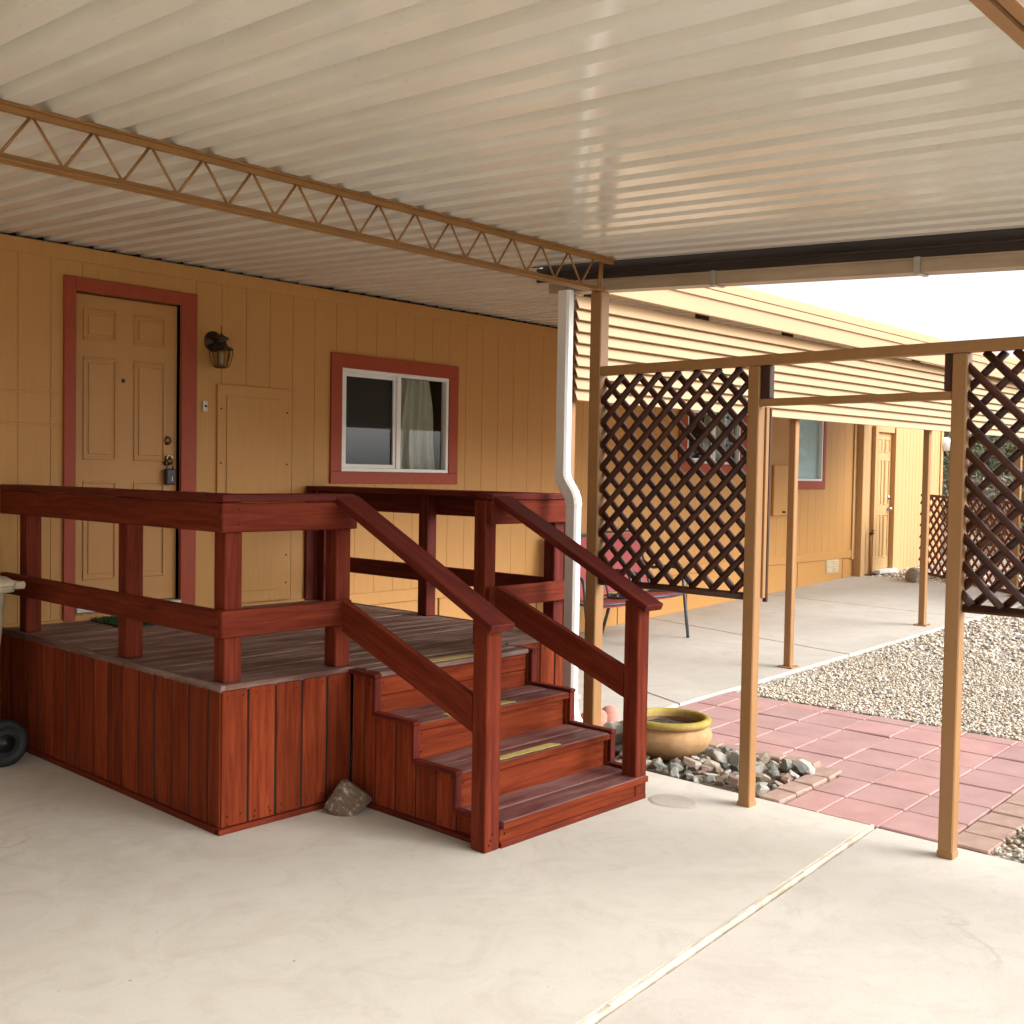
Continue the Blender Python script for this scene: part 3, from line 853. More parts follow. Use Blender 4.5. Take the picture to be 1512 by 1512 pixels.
# far door
OPEN.append((14.12, 14.66, .36, 2.28))
YF = YW-.09
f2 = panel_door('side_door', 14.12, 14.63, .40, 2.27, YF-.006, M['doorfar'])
b = MB()
b.lathe([(0, -.06), (.02, -.056), (.03, -.045), (.026, -.03), (.012, -.02), (.03, -.006), (.033, 0)], (14.57, YF-.006, 1.22), 16, 0, 'y')
b.build('door_knob', M['steel'], f2)
b = MB(); b.lathe([(0, -.025), (.026, -.022), (.032, 0)], (14.57, YF-.006, 1.38), 16, 0, 'y'); b.build('deadbolt', M['steel'], f2)
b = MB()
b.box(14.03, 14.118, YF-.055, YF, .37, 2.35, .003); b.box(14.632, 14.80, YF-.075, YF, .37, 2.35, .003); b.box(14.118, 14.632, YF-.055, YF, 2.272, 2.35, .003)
b.build('side_door_trim', M['siding_lit'], H)
b = MB(); b.box(14.1, 14.68, YF-.13, YF, .345, .395, .005); b.build('side_door_sill', M['white'], H)

# things fixed to the wall
t = thing('utility_box', 'flat ochre breaker box on the wall behind the patio post', 'electrical box', (11.68, YW, 1.45))
b = MB(); b.box(11.42, 11.94, YW-.016, YW, 1.14, 1.82, .004); b.build('back_plate', M['siding'], t)
b = MB(); b.box(11.49, 11.90, YW-.055, YW-.017, 1.17, 1.775, .006); b.build('cover', M['siding'], t)
b = MB(); b.box(11.70, 11.76, YW-.066, YW-.056, 1.20, 1.225, .003); b.build('latch', M['bronze'], t)
t = thing('hose_bib', 'brown pipe rising from the slab beside the far door', 'pipe', (13.95, YF-.04, .33))
b = MB(); b.tube([(14.0, YF-.06, .30), (13.94, YF-.06, .5), (13.93, YF-.06, .75), (13.94, YF-.05, .90)], .014, 8); b.build('pipe', M['truss'], t)
b = MB(); b.tube([(13.94, YF-.05, .89), (13.94, YF-.10, .91)], .022, 10); b.tube([(13.91, YF-.09, .94), (13.99, YF-.09, .94)], .010, 8); b.build('tap', M['brass'], t)
t = thing('wall_lantern', 'aged brass lantern with glass panes on the wall right of the front door', 'wall lamp', (4.0, YW, 2.46))
b = MB(); b.lathe([(0, -.035), (.02, -.034), (.03, -.022), (.05, -.016), (.066, -.008), (.07, 0)], (3.99, YW-.0, 2.47), 28, 0, 'y'); b.build('back_plate', M['bronze'], t)
LX, LY, LZ = 4.06-.055, YW-.125, 2.32
LX = 3.975
b = MB(); b.tube([(3.99, YW-.03, 2.47), (LX+.01, LY+.05, 2.48), (LX, LY, 2.475)], [.016, .013, .02], 10); b.build('arm', M['brass'], t)
b = MB()
b.lathe([(0, .245), (.004, .24), (.003, .21), (.006, .19), (.016, .182), (.05, .163), (.056, .157), (.035, .150), (.035, .128), (.042, .12), (.04, .11), (.078, .094), (.08, .086), (0, .086)], (LX, LY, LZ), 24); b.build('cap', M['bronze'], t)
b = MB()
for k in range(6):
    a = k*math.pi/3+.3
    b.tube([(LX+.076*math.cos(a), LY+.076*math.sin(a), LZ+.09), (LX+.075*math.cos(a), LY+.075*math.sin(a), LZ+.05), (LX+.060*math.cos(a), LY+.060*math.sin(a), LZ-.005), (LX+.048*math.cos(a), LY+.048*math.sin(a), LZ-.03)], .0042, 6)
    c = a+math.pi/3
b.lathe([(0, -.040), (.03, -.039), (.052, -.032), (.050, -.026), (0, -.026)], (LX, LY, LZ), 6)
b.build('cage', M['brass'], t)
b = MB()
b.lathe([(.070, .087), (.070, .05), (.055, -.005), (.045, -.026)], (LX, LY, LZ), 6, 0, 'z', False); b.build('glass', M['lampglass'], t)
b = MB(); b.lathe([(0, .075), (.012, .068), (.017, .045), (.013, .01), (.012, -.02), (0, -.02)], (LX, LY, LZ), 12); b.build('bulb', M['ivory'], t)
t = thing('doorbell', 'small ivory doorbell button between front door and access panel', 'doorbell', (3.925, YW, 2.03))
b = MB(); b.box(3.908, 3.944, YW-.016, YW, 1.992, 2.066, .004); b.build('housing', M['ivory'], t)
b = MB(); b.lathe([(0, -.021), (.008, -.020), (.009, -.016)], (3.928, YW, 2.03), 12, 0, 'y'); b.build('button', M['black'], t)
t = thing('lockbox', 'black padlock-style key box hanging on the front door knob', 'lock box', (kx, ky-.03, 1.53))
b = MB(); b.box(kx-.032, kx+.036, ky-.055, ky-.013, 1.50, 1.605, .008); b.build('body', M['black'], t)
b = MB(); b.tube([(kx-.02, ky-.034, 1.60), (kx-.02, ky-.034, 1.665), (kx-.012, ky-.034, 1.69), (kx+.004, ky-.034, 1.695), (kx+.016, ky-.034, 1.685), (kx+.022, ky-.034, 1.66), (kx+.022, ky-.034, 1.60)], .0045, 8); b.build('shackle', M['steel'], t)
b = MB(); b.box(kx+.004, kx+.010, ky-.0575, ky-.055, 1.525, 1.555, .001); b.build('key_slot', M['ivory'], t)
t = thing('globe_lamp', 'white globe lamp at the far corner of the house', 'lamp', (16.53, 6.37, 2.18))
b = MB(); b.lathe([(.11*math.sin(math.pi*i/14), -.11*math.cos(math.pi*i/14)) for i in range(15)], (16.53, 6.37, 2.18), 24); b.build('globe', M['globe'], t)
b = MB(); b.tube([(16.53, 6.37, 2.08), (16.53, 6.37, 2.03), (16.49, 6.42, 2.0)], .03, 10); b.build('bracket', M['bronze'], t)

# ------------------------------------------------------------------ carport
CP = thing('carport', 'white corrugated carport roof on brown steel trusses', 'carport', (2, 3.7, 0))
def corrugated(name, x0, x1, y0, y1, zf, parent, per=.311, off=0.0, th=.003, nseg=1):
    """ribbed metal pans running along y; zf(y) gives the pan's lowest face"""
    prof = []; x = x0
    k = math.floor((x0-off)/per)
    while off+k*per < x1+per:
        bx = off+k*per
        for dx, dz in ((0, .052), (.022, 0), (.100, 0), (.112, .052), (.140, .052), (.172, 0), (.256, 0), (.268, .052)):
            if x0 <= bx+dx <= x1: prof.append((bx+dx, dz))
        k += 1
    b = MB(); n = len(prof)
    v = []
    for s in (0, th):
        for y in (y0, y1):
            v += [(px, y, zf(y)+pz+s) for px, pz in prof]
    f = []
    for i in range(n-1):
        f.append((i, n+i, n+i+1, i+1)[::-1][::-1]); f.append((2*n+i, 2*n+i+1, 3*n+i+1, 3*n+i))
        f.append((i, i+1, 2*n+i+1, 2*n+i)); f.append((n+i, 3*n+i, 3*n+i+1, n+i+1))
    f.append((0, 2*n, 3*n, n)); f.append((n-1, 2*n-1, 4*n-1, 3*n-1))
    b.add(v, f)
    return b.build(name, M['roof'], parent)
corrugated('roof', -6.6, 4.84, .40, 7.2, roofz, CP, off=2.545)
corrugated('roof', 4.75, 8.6, 4.345, 7.2, lambda y: roofz(y)+.006, CP, off=2.545)
def truss(y, x0, x1, xoff):
    zt_ = roofz(y)-.004; zb = zt_-.155
    tr = MB()
    for s in (-1, 1):                       # two angles back to back
        tr.box(x0, x1, y+s*.005+(0 if s > 0 else -.024), y+s*.005+(.024 if s > 0 else 0), zt_-.005, zt_, .001)
        tr.box(x0, x1, y+(.0052 if s > 0 else -.0092), y+(.0092 if s > 0 else -.0052), zt_-.027, zt_-.0055, .001)
    T = tr.build('truss', M['truss'], CP)
    bc = MB()
    for s in (-1, 1):
        bc.box(x0+.02, x1-.07, y+s*.005+(0 if s > 0 else -.026), y+s*.005+(.026 if s > 0 else 0), zb-.036, zb-.031, .001)
        bc.box(x0+.02, x1-.07, y+(.0052 if s > 0 else -.0092), y+(.0092 if s > 0 else -.0052), zb-.0305, zb-.009, .001)
    bc.build('bottom_chord', M['truss'], T)
    w = MB(); p = .2155; k = math.floor((x0-xoff)/p)+1
    while xoff+k*p < x1-.06:
        a = xoff+k*p
        for q in (a-p/2, a+p/2):
            if x0 < q < x1-.09: w.tube([(a, y, zt_-.018), (q, y, zb-.016)], .0058, 6)
        k += 1
    w.tube([(x1-.105, y, zt_-.03), (x1-.12, y, zb-.02)], .007, 6); w.tube([(x1-.09, y, zt_-.03), (x1-.10, y, zb-.02)], .007, 6)
    w.build('web_rods', M['truss'], T)
    return T
truss(3.69, -6.5, 4.755, 1.575)
truss(.69, -6.5, 4.755, 1.62)
def post(name, x0, y0, s, z0, z1, mat, parent, plate=False):
    b = MB(); b.box(x0, x0+s, y0, y0+s, z0, z1, .005)
    o = b.build(name, mat, parent)
    if plate:
        p = MB(); p.box(x0-.035, x0+s+.035, y0-.035, y0+s+.035, z0-.004, z0+.008, .002)
        for dx in (-.02, s+.02):
            for dy in (-.02, s+.02): p.lathe([(0, .016), (.008, .015), (.009, .008)], (x0+dx, y0+dy, z0), 6)
        p.build('base_plate', mat, o)
    return o
post('post', 4.62, 3.657, .075, -.02, roofz(3.69)-.195, M['tan'], CP)
post('post', 4.62, .655, .075, 0, roofz(.69)-.195, M['tan'], CP)
for px_ in (-1.6, -6.2):
    post('post', px_, 3.657, .075, 0, roofz(3.69)-.195, M['tan'], CP)
    post('post', px_, .655, .075, 0, roofz(.69)-.195, M['tan'], CP)
# eave shade strip and gutter along the carport's right edge (follows the slope)
def rake(x0, x1, dz0, dz1, ya, yb, ch=.002, m=0, b=None):
    vs = []
    for y in (ya, yb):
        z = roofz(y)
        vs += [(x0, y, z+dz0), (x1, y, z+dz0), (x1, y, z+dz1), (x0, y, z+dz1)]
    b.add(vs, [(0, 1, 2, 3), (7, 6, 5, 4), (0, 4, 5, 1), (1, 5, 6, 2), (2, 6, 7, 3), (3, 7, 4, 0)], m)
b = MB()
rake(4.80, 4.812, -.004, .05, -.0+.42, 4.33, b=b); rake(4.8125, 4.90, -.052, -.046, -.0+.42, 4.33, b=b); rake(4.846, 4.852, -.087, -.004, -.0+.42, 4.33, b=b)
rake(4.90, 4.906, -.052, .06, -.0+.42, 4.33, b=b)
b.build('eave_shade_strip', M['gutter_shade'], CP)
b = MB()
rake(4.855, 4.861, -.152, -.088, -.0+.40, 4.24, b=b); rake(4.861, 4.95, -.152, -.146, -.0+.40, 4.24, b=b); rake(4.95, 4.956, -.152, -.03, -.0+.40, 4.24, b=b); rake(4.840, 4.8545, -.095, -.088, -.0+.40, 4.24, b=b)
G = b.build('gutter', M['gutter'], CP)
for y in (4.06, 3.10, 2.02, 1.0):
    b = MB(); z = roofz(y)
    b.box(4.835, 4.8545, y-.014, y+.014, z-.160, z-.084, .002); b.box(4.8355, 4.95, y-.012, y+.012, z-.160, z-.153, .002)
    b.build('gutter_bracket', M['alu'], G)
# downspout
def rectpipe(pts, w, d, b, m=0, corr=False):
    vs = []; fs = []
    for i, (x, y, z, tx) in enumerate(pts):
        # tx: tilt of the section (radians) in the y-z plane
        dy, dz = math.sin(tx)*d/2, math.cos(tx)*0
        r = .012
        sec = [(-w/2+r, -d/2), (w/2-r, -d/2), (w/2, -d/2+r), (w/2, d/2-r), (w/2-r, d/2), (-w/2+r, d/2), (-w/2, d/2-r), (-w/2, -d/2+r)]
        k = 1.0 if not corr else (1.0+.035*(i % 2))
        for sx, sy in sec:
            vs.append((x+sx*k, y+sy*k*math.cos(tx), z+sy*k*math.sin(tx)))
    n = 8
    for i in range(len(pts)-1):
        for q in range(n): fs.append((i*n+q, (i+1)*n+q, (i+1)*n+(q+1) % n, i*n+(q+1) % n))
    fs.append(tuple(range(n))); fs.append(tuple((len(pts)-1)*n+q for q in range(n))[::-1])
    b.add(vs, fs, m)
DX, DY = 4.76, 4.025
b = MB()
rectpipe([(DX, DY, 2.66, 0), (DX, DY, 1.625, 0)], .062, .084, b)
DS = b.build('downspout', M['white'], CP)
b = MB(); pts = []
for i in range(17):
    u = i/16; w = u*u*u*(u*(6*u-15)+10); dw = 30*u*u*(1-u)*(1-u)
    pts.append((DX, DY-.085*w, 1.63-.20*u, -math.atan(.085*dw/.20)))
rectpipe(pts, .066, .086, b, corr=True)
b.build('offset_elbow', M['white'], DS)
ye, ze = pts[-1][1], pts[-1][2]
b = MB(); rectpipe([(DX, ye, ze+.01, 0), (DX, ye, .30, 0)], .062, .084, b); b.build('lower_pipe', M['white'], DS)
b = MB(); q = []
for i in range(11):
    u = i/10; q.append((DX, ye-.13*(1-math.cos(u*1.25)), .31-.17*math.sin(u*1.25), -u*1.25))
rectpipe(q, .066, .086, b, corr=True); b.build('foot_elbow', M['white'], DS)
b = MB(); b.box(DX-.036, DX+.036, ye-.048, ye+.048, .325, .345, .003); b.build('pipe_strap', M['white'], DS)

# ------------------------------------------------------------------ patio cover with louvred drop panel
PC = thing('patio_cover', 'cream patio cover with hanging slatted shade panel and slim tan posts', 'patio cover', (10, 4.13, 0))
rz2 = lambda y: 2.845+.045*(y-4.1)
corrugated('roof', 8.62, 14.3, 4.10, 6.485, rz2, PC, off=2.545)
corrugated('roof', 4.93, 8.6, 4.07, 4.335, rz2, PC, off=2.545)
b = MB()
yf = 4.05
prof = [(yf+.01, 2.700), (yf-.004, 2.705), (yf-.004, 2.812), (yf-.022, 2.816), (yf-.022, 2.872), (yf+.03, 2.878), (yf+.03, 2.885), (yf+.005, 2.889), (yf+.005, 2.955), (yf+.02, 2.96), (yf+.05, 2.955), (yf+.05, 2.71)]
n = len(prof); v = []
for k, x in enumerate((4.97, 14.4)):
    v += [(x, y, z+(.0024*(x-4.97))) for y, z in prof]
f = [(i, n+i, n+(i+1) % n, (i+1) % n) for i in range(n)]+[tuple(range(n)), tuple(range(2*n-1, n-1, -1))]
b.add(v, f)
b.build('fascia', M['fascia'], PC)
# slats
b = MB(); NS = 9
zl = lambda x: 2.056+.0085*(x-5.0)
for i in range(NS):
    h = .0685
    for (xa, xb) in ((4.995, 14.3),):
        vs = []
        for x in (xa, xb):
            z = zl(x)+i*h
            vs += [(x, 4.118, z), (x, 4.122, z-.004), (x, 4.150, z+.066), (x, 4.155, z+.078), (x, 4.150, z+.079), (x, 4.146, z+.066)]
        m_ = 6
        b.add(vs, [(k, (k+1) % m_, m_+(k+1) % m_, m_+k) for k in range(m_)]+[(5, 4, 3, 2, 1, 0), (6, 7, 8, 9, 10, 11)])
b.build('slatted_panel', M['louver'], PC)
b = MB()
b.box(4.98, 5.0, 4.158, 4.172, 2.04, 2.58, .002)
b.build('panel_end_strip', M['tan'], PC)
b = MB(); b.box(4.97, 14.3, 4.157, 4.205, 2.585, 2.650, .003)
b.build('header_beam', M['gutter'], PC)
for x in (5.10, 6.35, 7.55, 8.8, 10.0, 11.25, 12.5, 13.7):
    b = MB(); b.box(x, x+.12, 4.160, 4.20, 2.652+.0085*(x-5), 2.83, .003); b.build('bracket', M['bronze'], PC)
for x in (4.985, 7.765, 10.41, 13.06):
    post('post', x, 4.17-.0, .06, pat(x)+.001, zl(x)+.6, M['tan'], PC, True)

# ------------------------------------------------------------------ lattice screen along the driveway edge
LS = thing('lattice_screen', 'tan steel screen frame with two dark lattice panels and open gateway', 'trellis screen', (4.65, 2.2, 0))
post('post', 4.62, 2.681, .063, -.005, 2.147, M['tan'], LS)
post('post', 4.62, 1.701, .063, -.005, 2.147, M['tan'], LS)
post('post', 4.62, .50, .063, -.005, 2.147, M['tan'], LS)
for y in (2.681, 1.701, .50):
    b = MB(); b.box(4.6175, 4.6855, y-.0025, y+.0655, -.005, .022, .002); b.build('post_shoe', M['tan'], LS)
b = MB(); b.box(4.621, 4.672, .45, 3.656, 2.148, 2.198, .004); b.build('top_beam', M['tan'], LS)
b = MB(); b.box(4.626, 4.664, 1.765, 2.680, 1.952, 1.988, .003); b.build('header', M['tan'], LS)
def lattice(name, y0, y1, z0, z1, front_sign, x=4.666, pitch=.1205, r=.0176, mat=None, parent=None, ph=0.0, pos=None):
    """two crossing layers of half-round slats clipped to the rectangle; pos(u,v,d) maps to world"""
    b = MB(); L = y1-y0; Hh = z1-z0
    pos = pos or (lambda u, v, d: (x+d, y0+u, z0+v))
    for layer, sg in ((-1, front_sign), (1, -front_sign)):
        k = -20
        while k < 60:
            c = ph*layer+k*pitch; k += 1
            # line v = sg*u + c'
            pts = []
            for u in (0, L):
                v = sg*u+(c if sg > 0 else c)
                if -1e-6 <= v <= Hh+1e-6: pts.append((u, v))
            for v in (0, Hh):
                u = (v-c)/sg
                if 1e-6 < u < L-1e-6: pts.append((u, v))
            if len(pts) < 2: continue
            (u0, v0), (u1, v1) = pts[0], pts[1]
            ln = math.hypot(u1-u0, v1-v0)
            if ln < .05: continue
            nn = max(2, int(ln/.12)); P_ = []
            wob = rnd(-.003, .003)
            for i in range(nn+1):
                q = i/nn
                P_.append(pos(u0+(u1-u0)*q+wob*math.sin(q*5+c*9), v0+(v1-v0)*q+wob*math.cos(q*4+c*7), layer*r*.82))
            b.tube(P_, [r*rnd(.93, 1.07) for _ in P_], 8, 0, True)
    return b.build(name, mat or M['lat'], parent)
for (a, c, sg, zlo) in ((2.748, 3.652, -1, 1.012), (.565, 1.698, 1, 1.055)):
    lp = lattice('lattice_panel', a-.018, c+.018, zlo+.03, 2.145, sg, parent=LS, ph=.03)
    b = MB(); b.tube([(4.655, a+.002, zlo+.014), (4.655, (a+c)/2, zlo+.016), (4.655, c-.002, zlo+.014)], .019, 10); b.build('bottom_rail', M['lat'], lp)
b = MB(); b.box(4.63, 4.675, 2.630, 2.680, 1.99, 2.147, .003); b.build('end_block', M['lat'], LS)
b = MB(); b.box(4.63, 4.675, 1.766, 1.800, 1.99, 2.147, .003); b.build('end_block', M['lat'], LS)
b = MB(); b.box(4.684, 4.712, 2.672, 2.690, 1.02, 1.95, .002); b.build('edge_batten', M['tan'], LS)
b = MB(); b.box(4.713, 4.730, 2.668, 2.690, 1.0, 1.95, .002); b.build('edge_batten', M['lat'], LS)

# ------------------------------------------------------------------ porch with stair
PO = thing('porch', 'red-stained wooden porch with plank skirting, railings and four-step stair', 'porch', (3.75, 4.8, 0))
XL, XR, YP = 2.58, 4.93, 4.11
SX0, SX1 = 3.305, 4.405
DZ = .656
MW = [M['stain'], M['nail']]
def nail(b, p, ax, sg):
    r = .0042
    c = [(math.cos(k*math.pi/3)*r, math.sin(k*math.pi/3)*r) for k in range(6)]
    if ax == 'x': vs = [(p[0]+sg*.0012, p[1]+u, p[2]+v) for u, v in c]
    elif ax == 'y': vs = [(p[0]+u, p[1]+sg*.0012, p[2]+v) for u, v in c]
    else: vs = [(p[0]+u, p[1]+v, p[2]+.0012) for u, v in c]
    b.add(vs, [tuple(range(6)), tuple(range(5, -1, -1))], 1)
# deck boards along x
b = MB(); y = YP; k = 0
while y < 6.46:
    e = min(y+.14, 6.46)
    b.box(XL-.002, XR+.004, y+.0042, e-.0042, DZ-.03, DZ+rnd(-.0015, .0015), .003)
    for xx in (2.63, 3.3, 4.1, 4.88):
        for q in (.03, .11):
            if y+q < e: nail(b, (xx+rnd(-.004, .004), y+q+rnd(-.004, .004), DZ+.001), 'z', 1)
    y += .1445
b.box(SX0+.02, SX1-.02, 3.925, 4.02, DZ-.03, DZ-.004, .005); b.box(SX0+.02, SX1-.02, 4.025, 4.108, DZ-.03, DZ-.002, .005)
b.build('deck_boards', [M['deck'], M['nail']], PO)
b = MB()     # edge trim under the boards
b.box(XL-.006, XL+.02, YP-.006, 6.46, DZ-.022, DZ+.004, .003); b.box(XL+.02, SX0, YP-.006, YP+.02, DZ-.022, DZ+.0035, .003); b.build('deck_edge', M['deck'], PO); b = MB(); b.box(SX1, XR+.008, YP-.006, YP+.02, DZ-.022, DZ+.0035, .003); b.box(XR-.02, XR+.008, YP+.02, 6.46, DZ-.022, DZ+.004, .003)
b.build('deck_edge', M['deck'], PO)
def skirt_x(x, ya, yb, z0, zt, sg, edges=None):
    """vertical planks facing sg*x between ya and yb"""
    b = MB(); ed = edges or []
    if not ed:
        n = max(1, round((yb-ya)/.150)); ed = [ya+(yb-ya)*i/n for i in range(n+1)]
    for i in range(len(ed)-1):
        g_ = .0078 if (sg < 0 and x < 3) else .0052
        a, c = ed[i]+g_, ed[i+1]-g_
        top = zt((a+c)/2) if callable(zt) else zt
        j = rnd(-.002, .002)
        b.box(min(x, x-sg*.022)+j, max(x, x-sg*.022)+j, a, c, z0, top, .002)
        for zz in (top-.035, z0+.05, z0+.02):
            for q in (.025, (c-a)-.025):
                if random.random() < .8: nail(b, (x+j, a+q+rnd(-.006, .006), zz+rnd(-.012, .012)), 'x', sg)
    return b
b = skirt_x(XL, 4.135, 6.47, .028, DZ-.024, -1, [4.112, 4.218, 4.377, 4.531, 4.685, 4.833, 5.001, 5.148, 5.30, 5.458, 5.607, 5.761, 5.921, 6.105, 6.324, 6.47])
SK = b.build('skirt_planks', MW, PO)
b = MB(); b.box(XL+.0035, XL+.030, 4.14, 6.46, 0.03, DZ-.035, 0); b.build('skirt_backing', M['dark'], PO); b = MB(); b.box(XL+.032, SX0-.004, YP+.0065, YP+.03, 0.03, DZ-.035, 0); b.build('skirt_backing', M['dark'], PO); b = MB(); b.box(SX1+.01, XR-.03, YP+.0065, YP+.03, 0.01, DZ-.035, 0); b.box(XR-.03, XR-.024, 4.12, 6.47, 0, DZ-.035, 0)
b.build('skirt_backing', M['dark'], PO)
def skirt_y(y, ed, z0, top):
    b = MB()
    for i in range(len(ed)-1):
        a, c = ed[i]+.0055, ed[i+1]-.0055; j = rnd(-.002, .002)
        b.box(a, c, y+j, y+.022+j, z0, top, .003)
        for zz in (top-.035, z0+.05, z0+.02):
            for q in (.028, (c-a)-.028):
                if random.random() < .85: nail(b, (a+q+rnd(-.006, .006), y+j, zz+rnd(-.012, .012)), 'y', -1)
    return b
b = skirt_y(YP, [2.580, 2.719, 2.866, 3.012, 3.158, 3.305], .028, DZ-.024); b.build('skirt_planks', MW, PO)
b = skirt_y(YP, [4.41, 4.55, 4.69, 4.82, 4.93], .0, DZ-.024); b.build('skirt_planks', MW, PO)
b = skirt_x(XR+.004, 4.14, 6.47, .01, DZ-.024, 1); b.build('skirt_planks', MW, PO)
b = MB(); b.box(XL-.014, XL+.02, 4.11, 6.47, .0, .026, .003); b.box(XL-.014, SX0-.02, YP-.014, YP+.02, .0, .0255, .003)
b.build('base_trim', M['stain_post'], PO)
# --- stair
TR = [(3.925, 3.64, .455), (3.66, 3.362, .285), (3.40, 3.115, .118)]       # back, front, top
for (yb_, yf_, zt_) in TR:
    b = MB(); mid = (yb_+yf_)/2
    x0, x1 = SX0+.016, SX1-.016
    if zt_ < .2: x0, x1 = SX0+.03, SX1-.022
    b.box(x0, x1, yf_, mid-.003, zt_-.032, zt_, .005); b.box(x0, x1, mid+.003, yb_, zt_-.032, zt_-.001, .005)
    b.box(x0, x1, yf_-.003, yf_+.001, zt_-.031, zt_-.0025, .001, 2)
    for xx in (x0+.04, x1-.04):
        for yy in (yf_+.035, mid-.03, mid+.035, yb_-.05): nail(b, (xx+rnd(-.005, .005), yy, zt_), 'z', 1)
    tr = b.build('tread', [M['tread'], M['nail'], M['stain']], PO)
    if zt_ > .2:
        g = MB(); rr = random.Random(int(zt_*1000)); nn = 16
        xa, xb = (3.52, 3.99) if zt_ > .4 else (3.44, 4.02)
        top = [(xa+(xb-xa)*i/nn, yf_+.070+rr.uniform(-.0015, .0015)) for i in range(nn+1)]
        bot = [(xa+(xb-xa)*i/nn+.006, yf_+.022+rr.uniform(-.006, .004)) for i in range(nn+1)]
        top[0] = (xa+.012, top[0][1]); top[-1] = (xb-.02, top[-1][1])
        lo = bot+top[::-1]
        m_ = len(lo)
        vs = [(p[0], p[1], zt_+.0005) for p in lo]+[(p[0], p[1], zt_+.0032) for p in lo]
        fs = [(i, i+1, 2*nn+1-i-1, 2*nn+1-i) for i in range(nn)]
        g.add(vs, [tuple(m_+i for i in q) for q in fs]+[(i, (i+1) % m_, m_+(i+1) % m_, m_+i) for i in range(m_)])
        g.build('grip_strip', M['yellow'], tr)
g = MB(); g.box(3.66, 3.99, 3.955, 4.005, DZ-.0035, DZ+.0005, .001); g.build('grip_strip', M['yellow'], PO)
RS = [(3.945, .424, .626, True), (3.668, .254, .423, False), (3.388, .087, .253, False), (3.137, .030, .0855, False)]
for (yy, z0, z1, two) in [(3.945, .455, .622, True), (3.668, .285, .422, False), (3.39, .119, .252, False), (3.137, .026, .085, False)]:
    b = MB(); x0, x1 = SX0+.024, SX1-.024
    if z0 < .1: x0, x1 = SX0+.03, SX1-.022
    if two: b.box(x0, x1, yy, yy+.022, z0-.01, z0+.078, .003); b.box(x0, x1, yy-.003, yy+.02, z0+.081, z1, .003)
    else: b.box(x0, x1, yy, yy+.022, z0-.01, z1, .003)
    for xx in (x0+.03, x1-.03):
        for zz in (z0+.03, z1-.025): nail(b, (xx, yy-.003 if two and zz > z0+.08 else yy, zz), 'y', -1)
    b.build('riser', MW, PO)
b = MB(); b.box(SX0+.03, SX1-.02, 3.125, 3.15, .0, .026, .003); b.build('base_trim', M['stain_post'], PO)
def steptop(y):
    if y > 3.93: return DZ-.024
    if y > 3.645: return .452
    if y > 3.37: return .282
    return .115
for x, sg in ((SX0, -1), (SX1, 1)):
    b = skirt_x(x, 3.1, 4.1, .024 if sg < 0 else .01, steptop, sg, [3.245, 3.372, 3.508, 3.645, 3.785, 3.93, 4.015, 4.108])
    b.build('stair_side', MW, PO)
    b = MB(); xi = x-sg*.0055
    for (ya, yb_, zt_) in ((3.95, 4.10, DZ-.036), (3.66, 3.95, .44), (3.38, 3.66, .27), (3.15, 3.38, .10)):
        b.box(min(xi, xi-sg*.006), max(xi, xi-sg*.006), ya, yb_, 0, zt_-.02, 0)
    b.build('stair_backing', M['dark'], PO)
    b = MB()       # cap strips stepping down over the side planks
    for (ya, yb_, zt_) in ((3.905, 4.105, DZ-.008), (3.628, 3.925, .470), (3.352, 3.645, .298), (3.226, 3.37, .132)):
        b.box(x-.022+(-.006 if sg < 0 else .006), x+.022+(-.006 if sg < 0 else .006), ya, yb_, zt_-.018, zt_, .003)
    for (yy, z0, z1) in ((3.908, .471, DZ-.027), (3.631, .299, .451), (3.355, .133, .279)):
        b.box(x-.020+(-.004 if sg < 0 else .004), x+.020+(-.004 if sg < 0 else .004), yy-.0, yy+.02, z0, z1, .003)
    b.box(x-.014 if sg < 0 else x-.02, x+.02 if sg < 0 else x+.014, 3.23, 4.1, 0, .022, .003)
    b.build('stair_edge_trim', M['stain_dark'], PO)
# --- posts
def ppost(x0, y0, z0, z1, s=.089, mat=None):
    b = MB(); b.box(x0, x0+s, y0, y0+s, z0, z1, .005)
    for zz in (z1-.05, z1-.1): nail(b, (x0+s*.4, y0, zz), 'y', -1)
    return b.build('rail_post', [mat or M['stain_post'], M['nail']], PO)
IN = .038
ppost(XL+IN, YP+IN, DZ, 1.459); ppost(XL+IN, 5.03, DZ, 1.459); ppost(XL+IN, 6.20, DZ, 1.459)
ppost(3.23, YP+IN, DZ, 1.459)
ppost(4.255, YP+IN, DZ, 1.459, .089)
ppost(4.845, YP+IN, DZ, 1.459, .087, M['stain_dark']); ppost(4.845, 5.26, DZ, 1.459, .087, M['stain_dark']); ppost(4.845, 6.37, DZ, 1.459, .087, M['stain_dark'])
# --- rails
def rail(name, x0, x1, y0, y1, z0, z1, mat=None, nl=None):
    b = MB(); b.box(x0, x1, y0, y1, z0, z1, .005)
    for p, ax, sg in (nl or []): nail(b, p, ax, sg)
    return b.build(name, [mat or M['stain_post'], M['nail']], PO)
nL = [((XL, yy, zz), 'x', -1) for yy in (4.17, 5.06, 6.24) for zz in (1.362, 1.43)]
nM = [((XL, yy, zz), 'x', -1) for yy in (4.17, 5.06, 6.24) for zz in (.895, .95)]
rail('top_rail', XL, XL+IN, YP+IN, 6.47, 1.328, 1.459, None, nL); rail('mid_rail', XL, XL+IN, YP+IN, 6.47, .866, .984, None, nM)
nF = [((xx, YP, zz), 'y', -1) for xx in (2.66, 3.27) for zz in (1.362, 1.43)]
rail('top_rail', XL, 3.328, YP, YP+IN, 1.3275, 1.4585, None, nF); rail('mid_rail', XL, 3.3, YP, YP+IN, .8655, .9845)
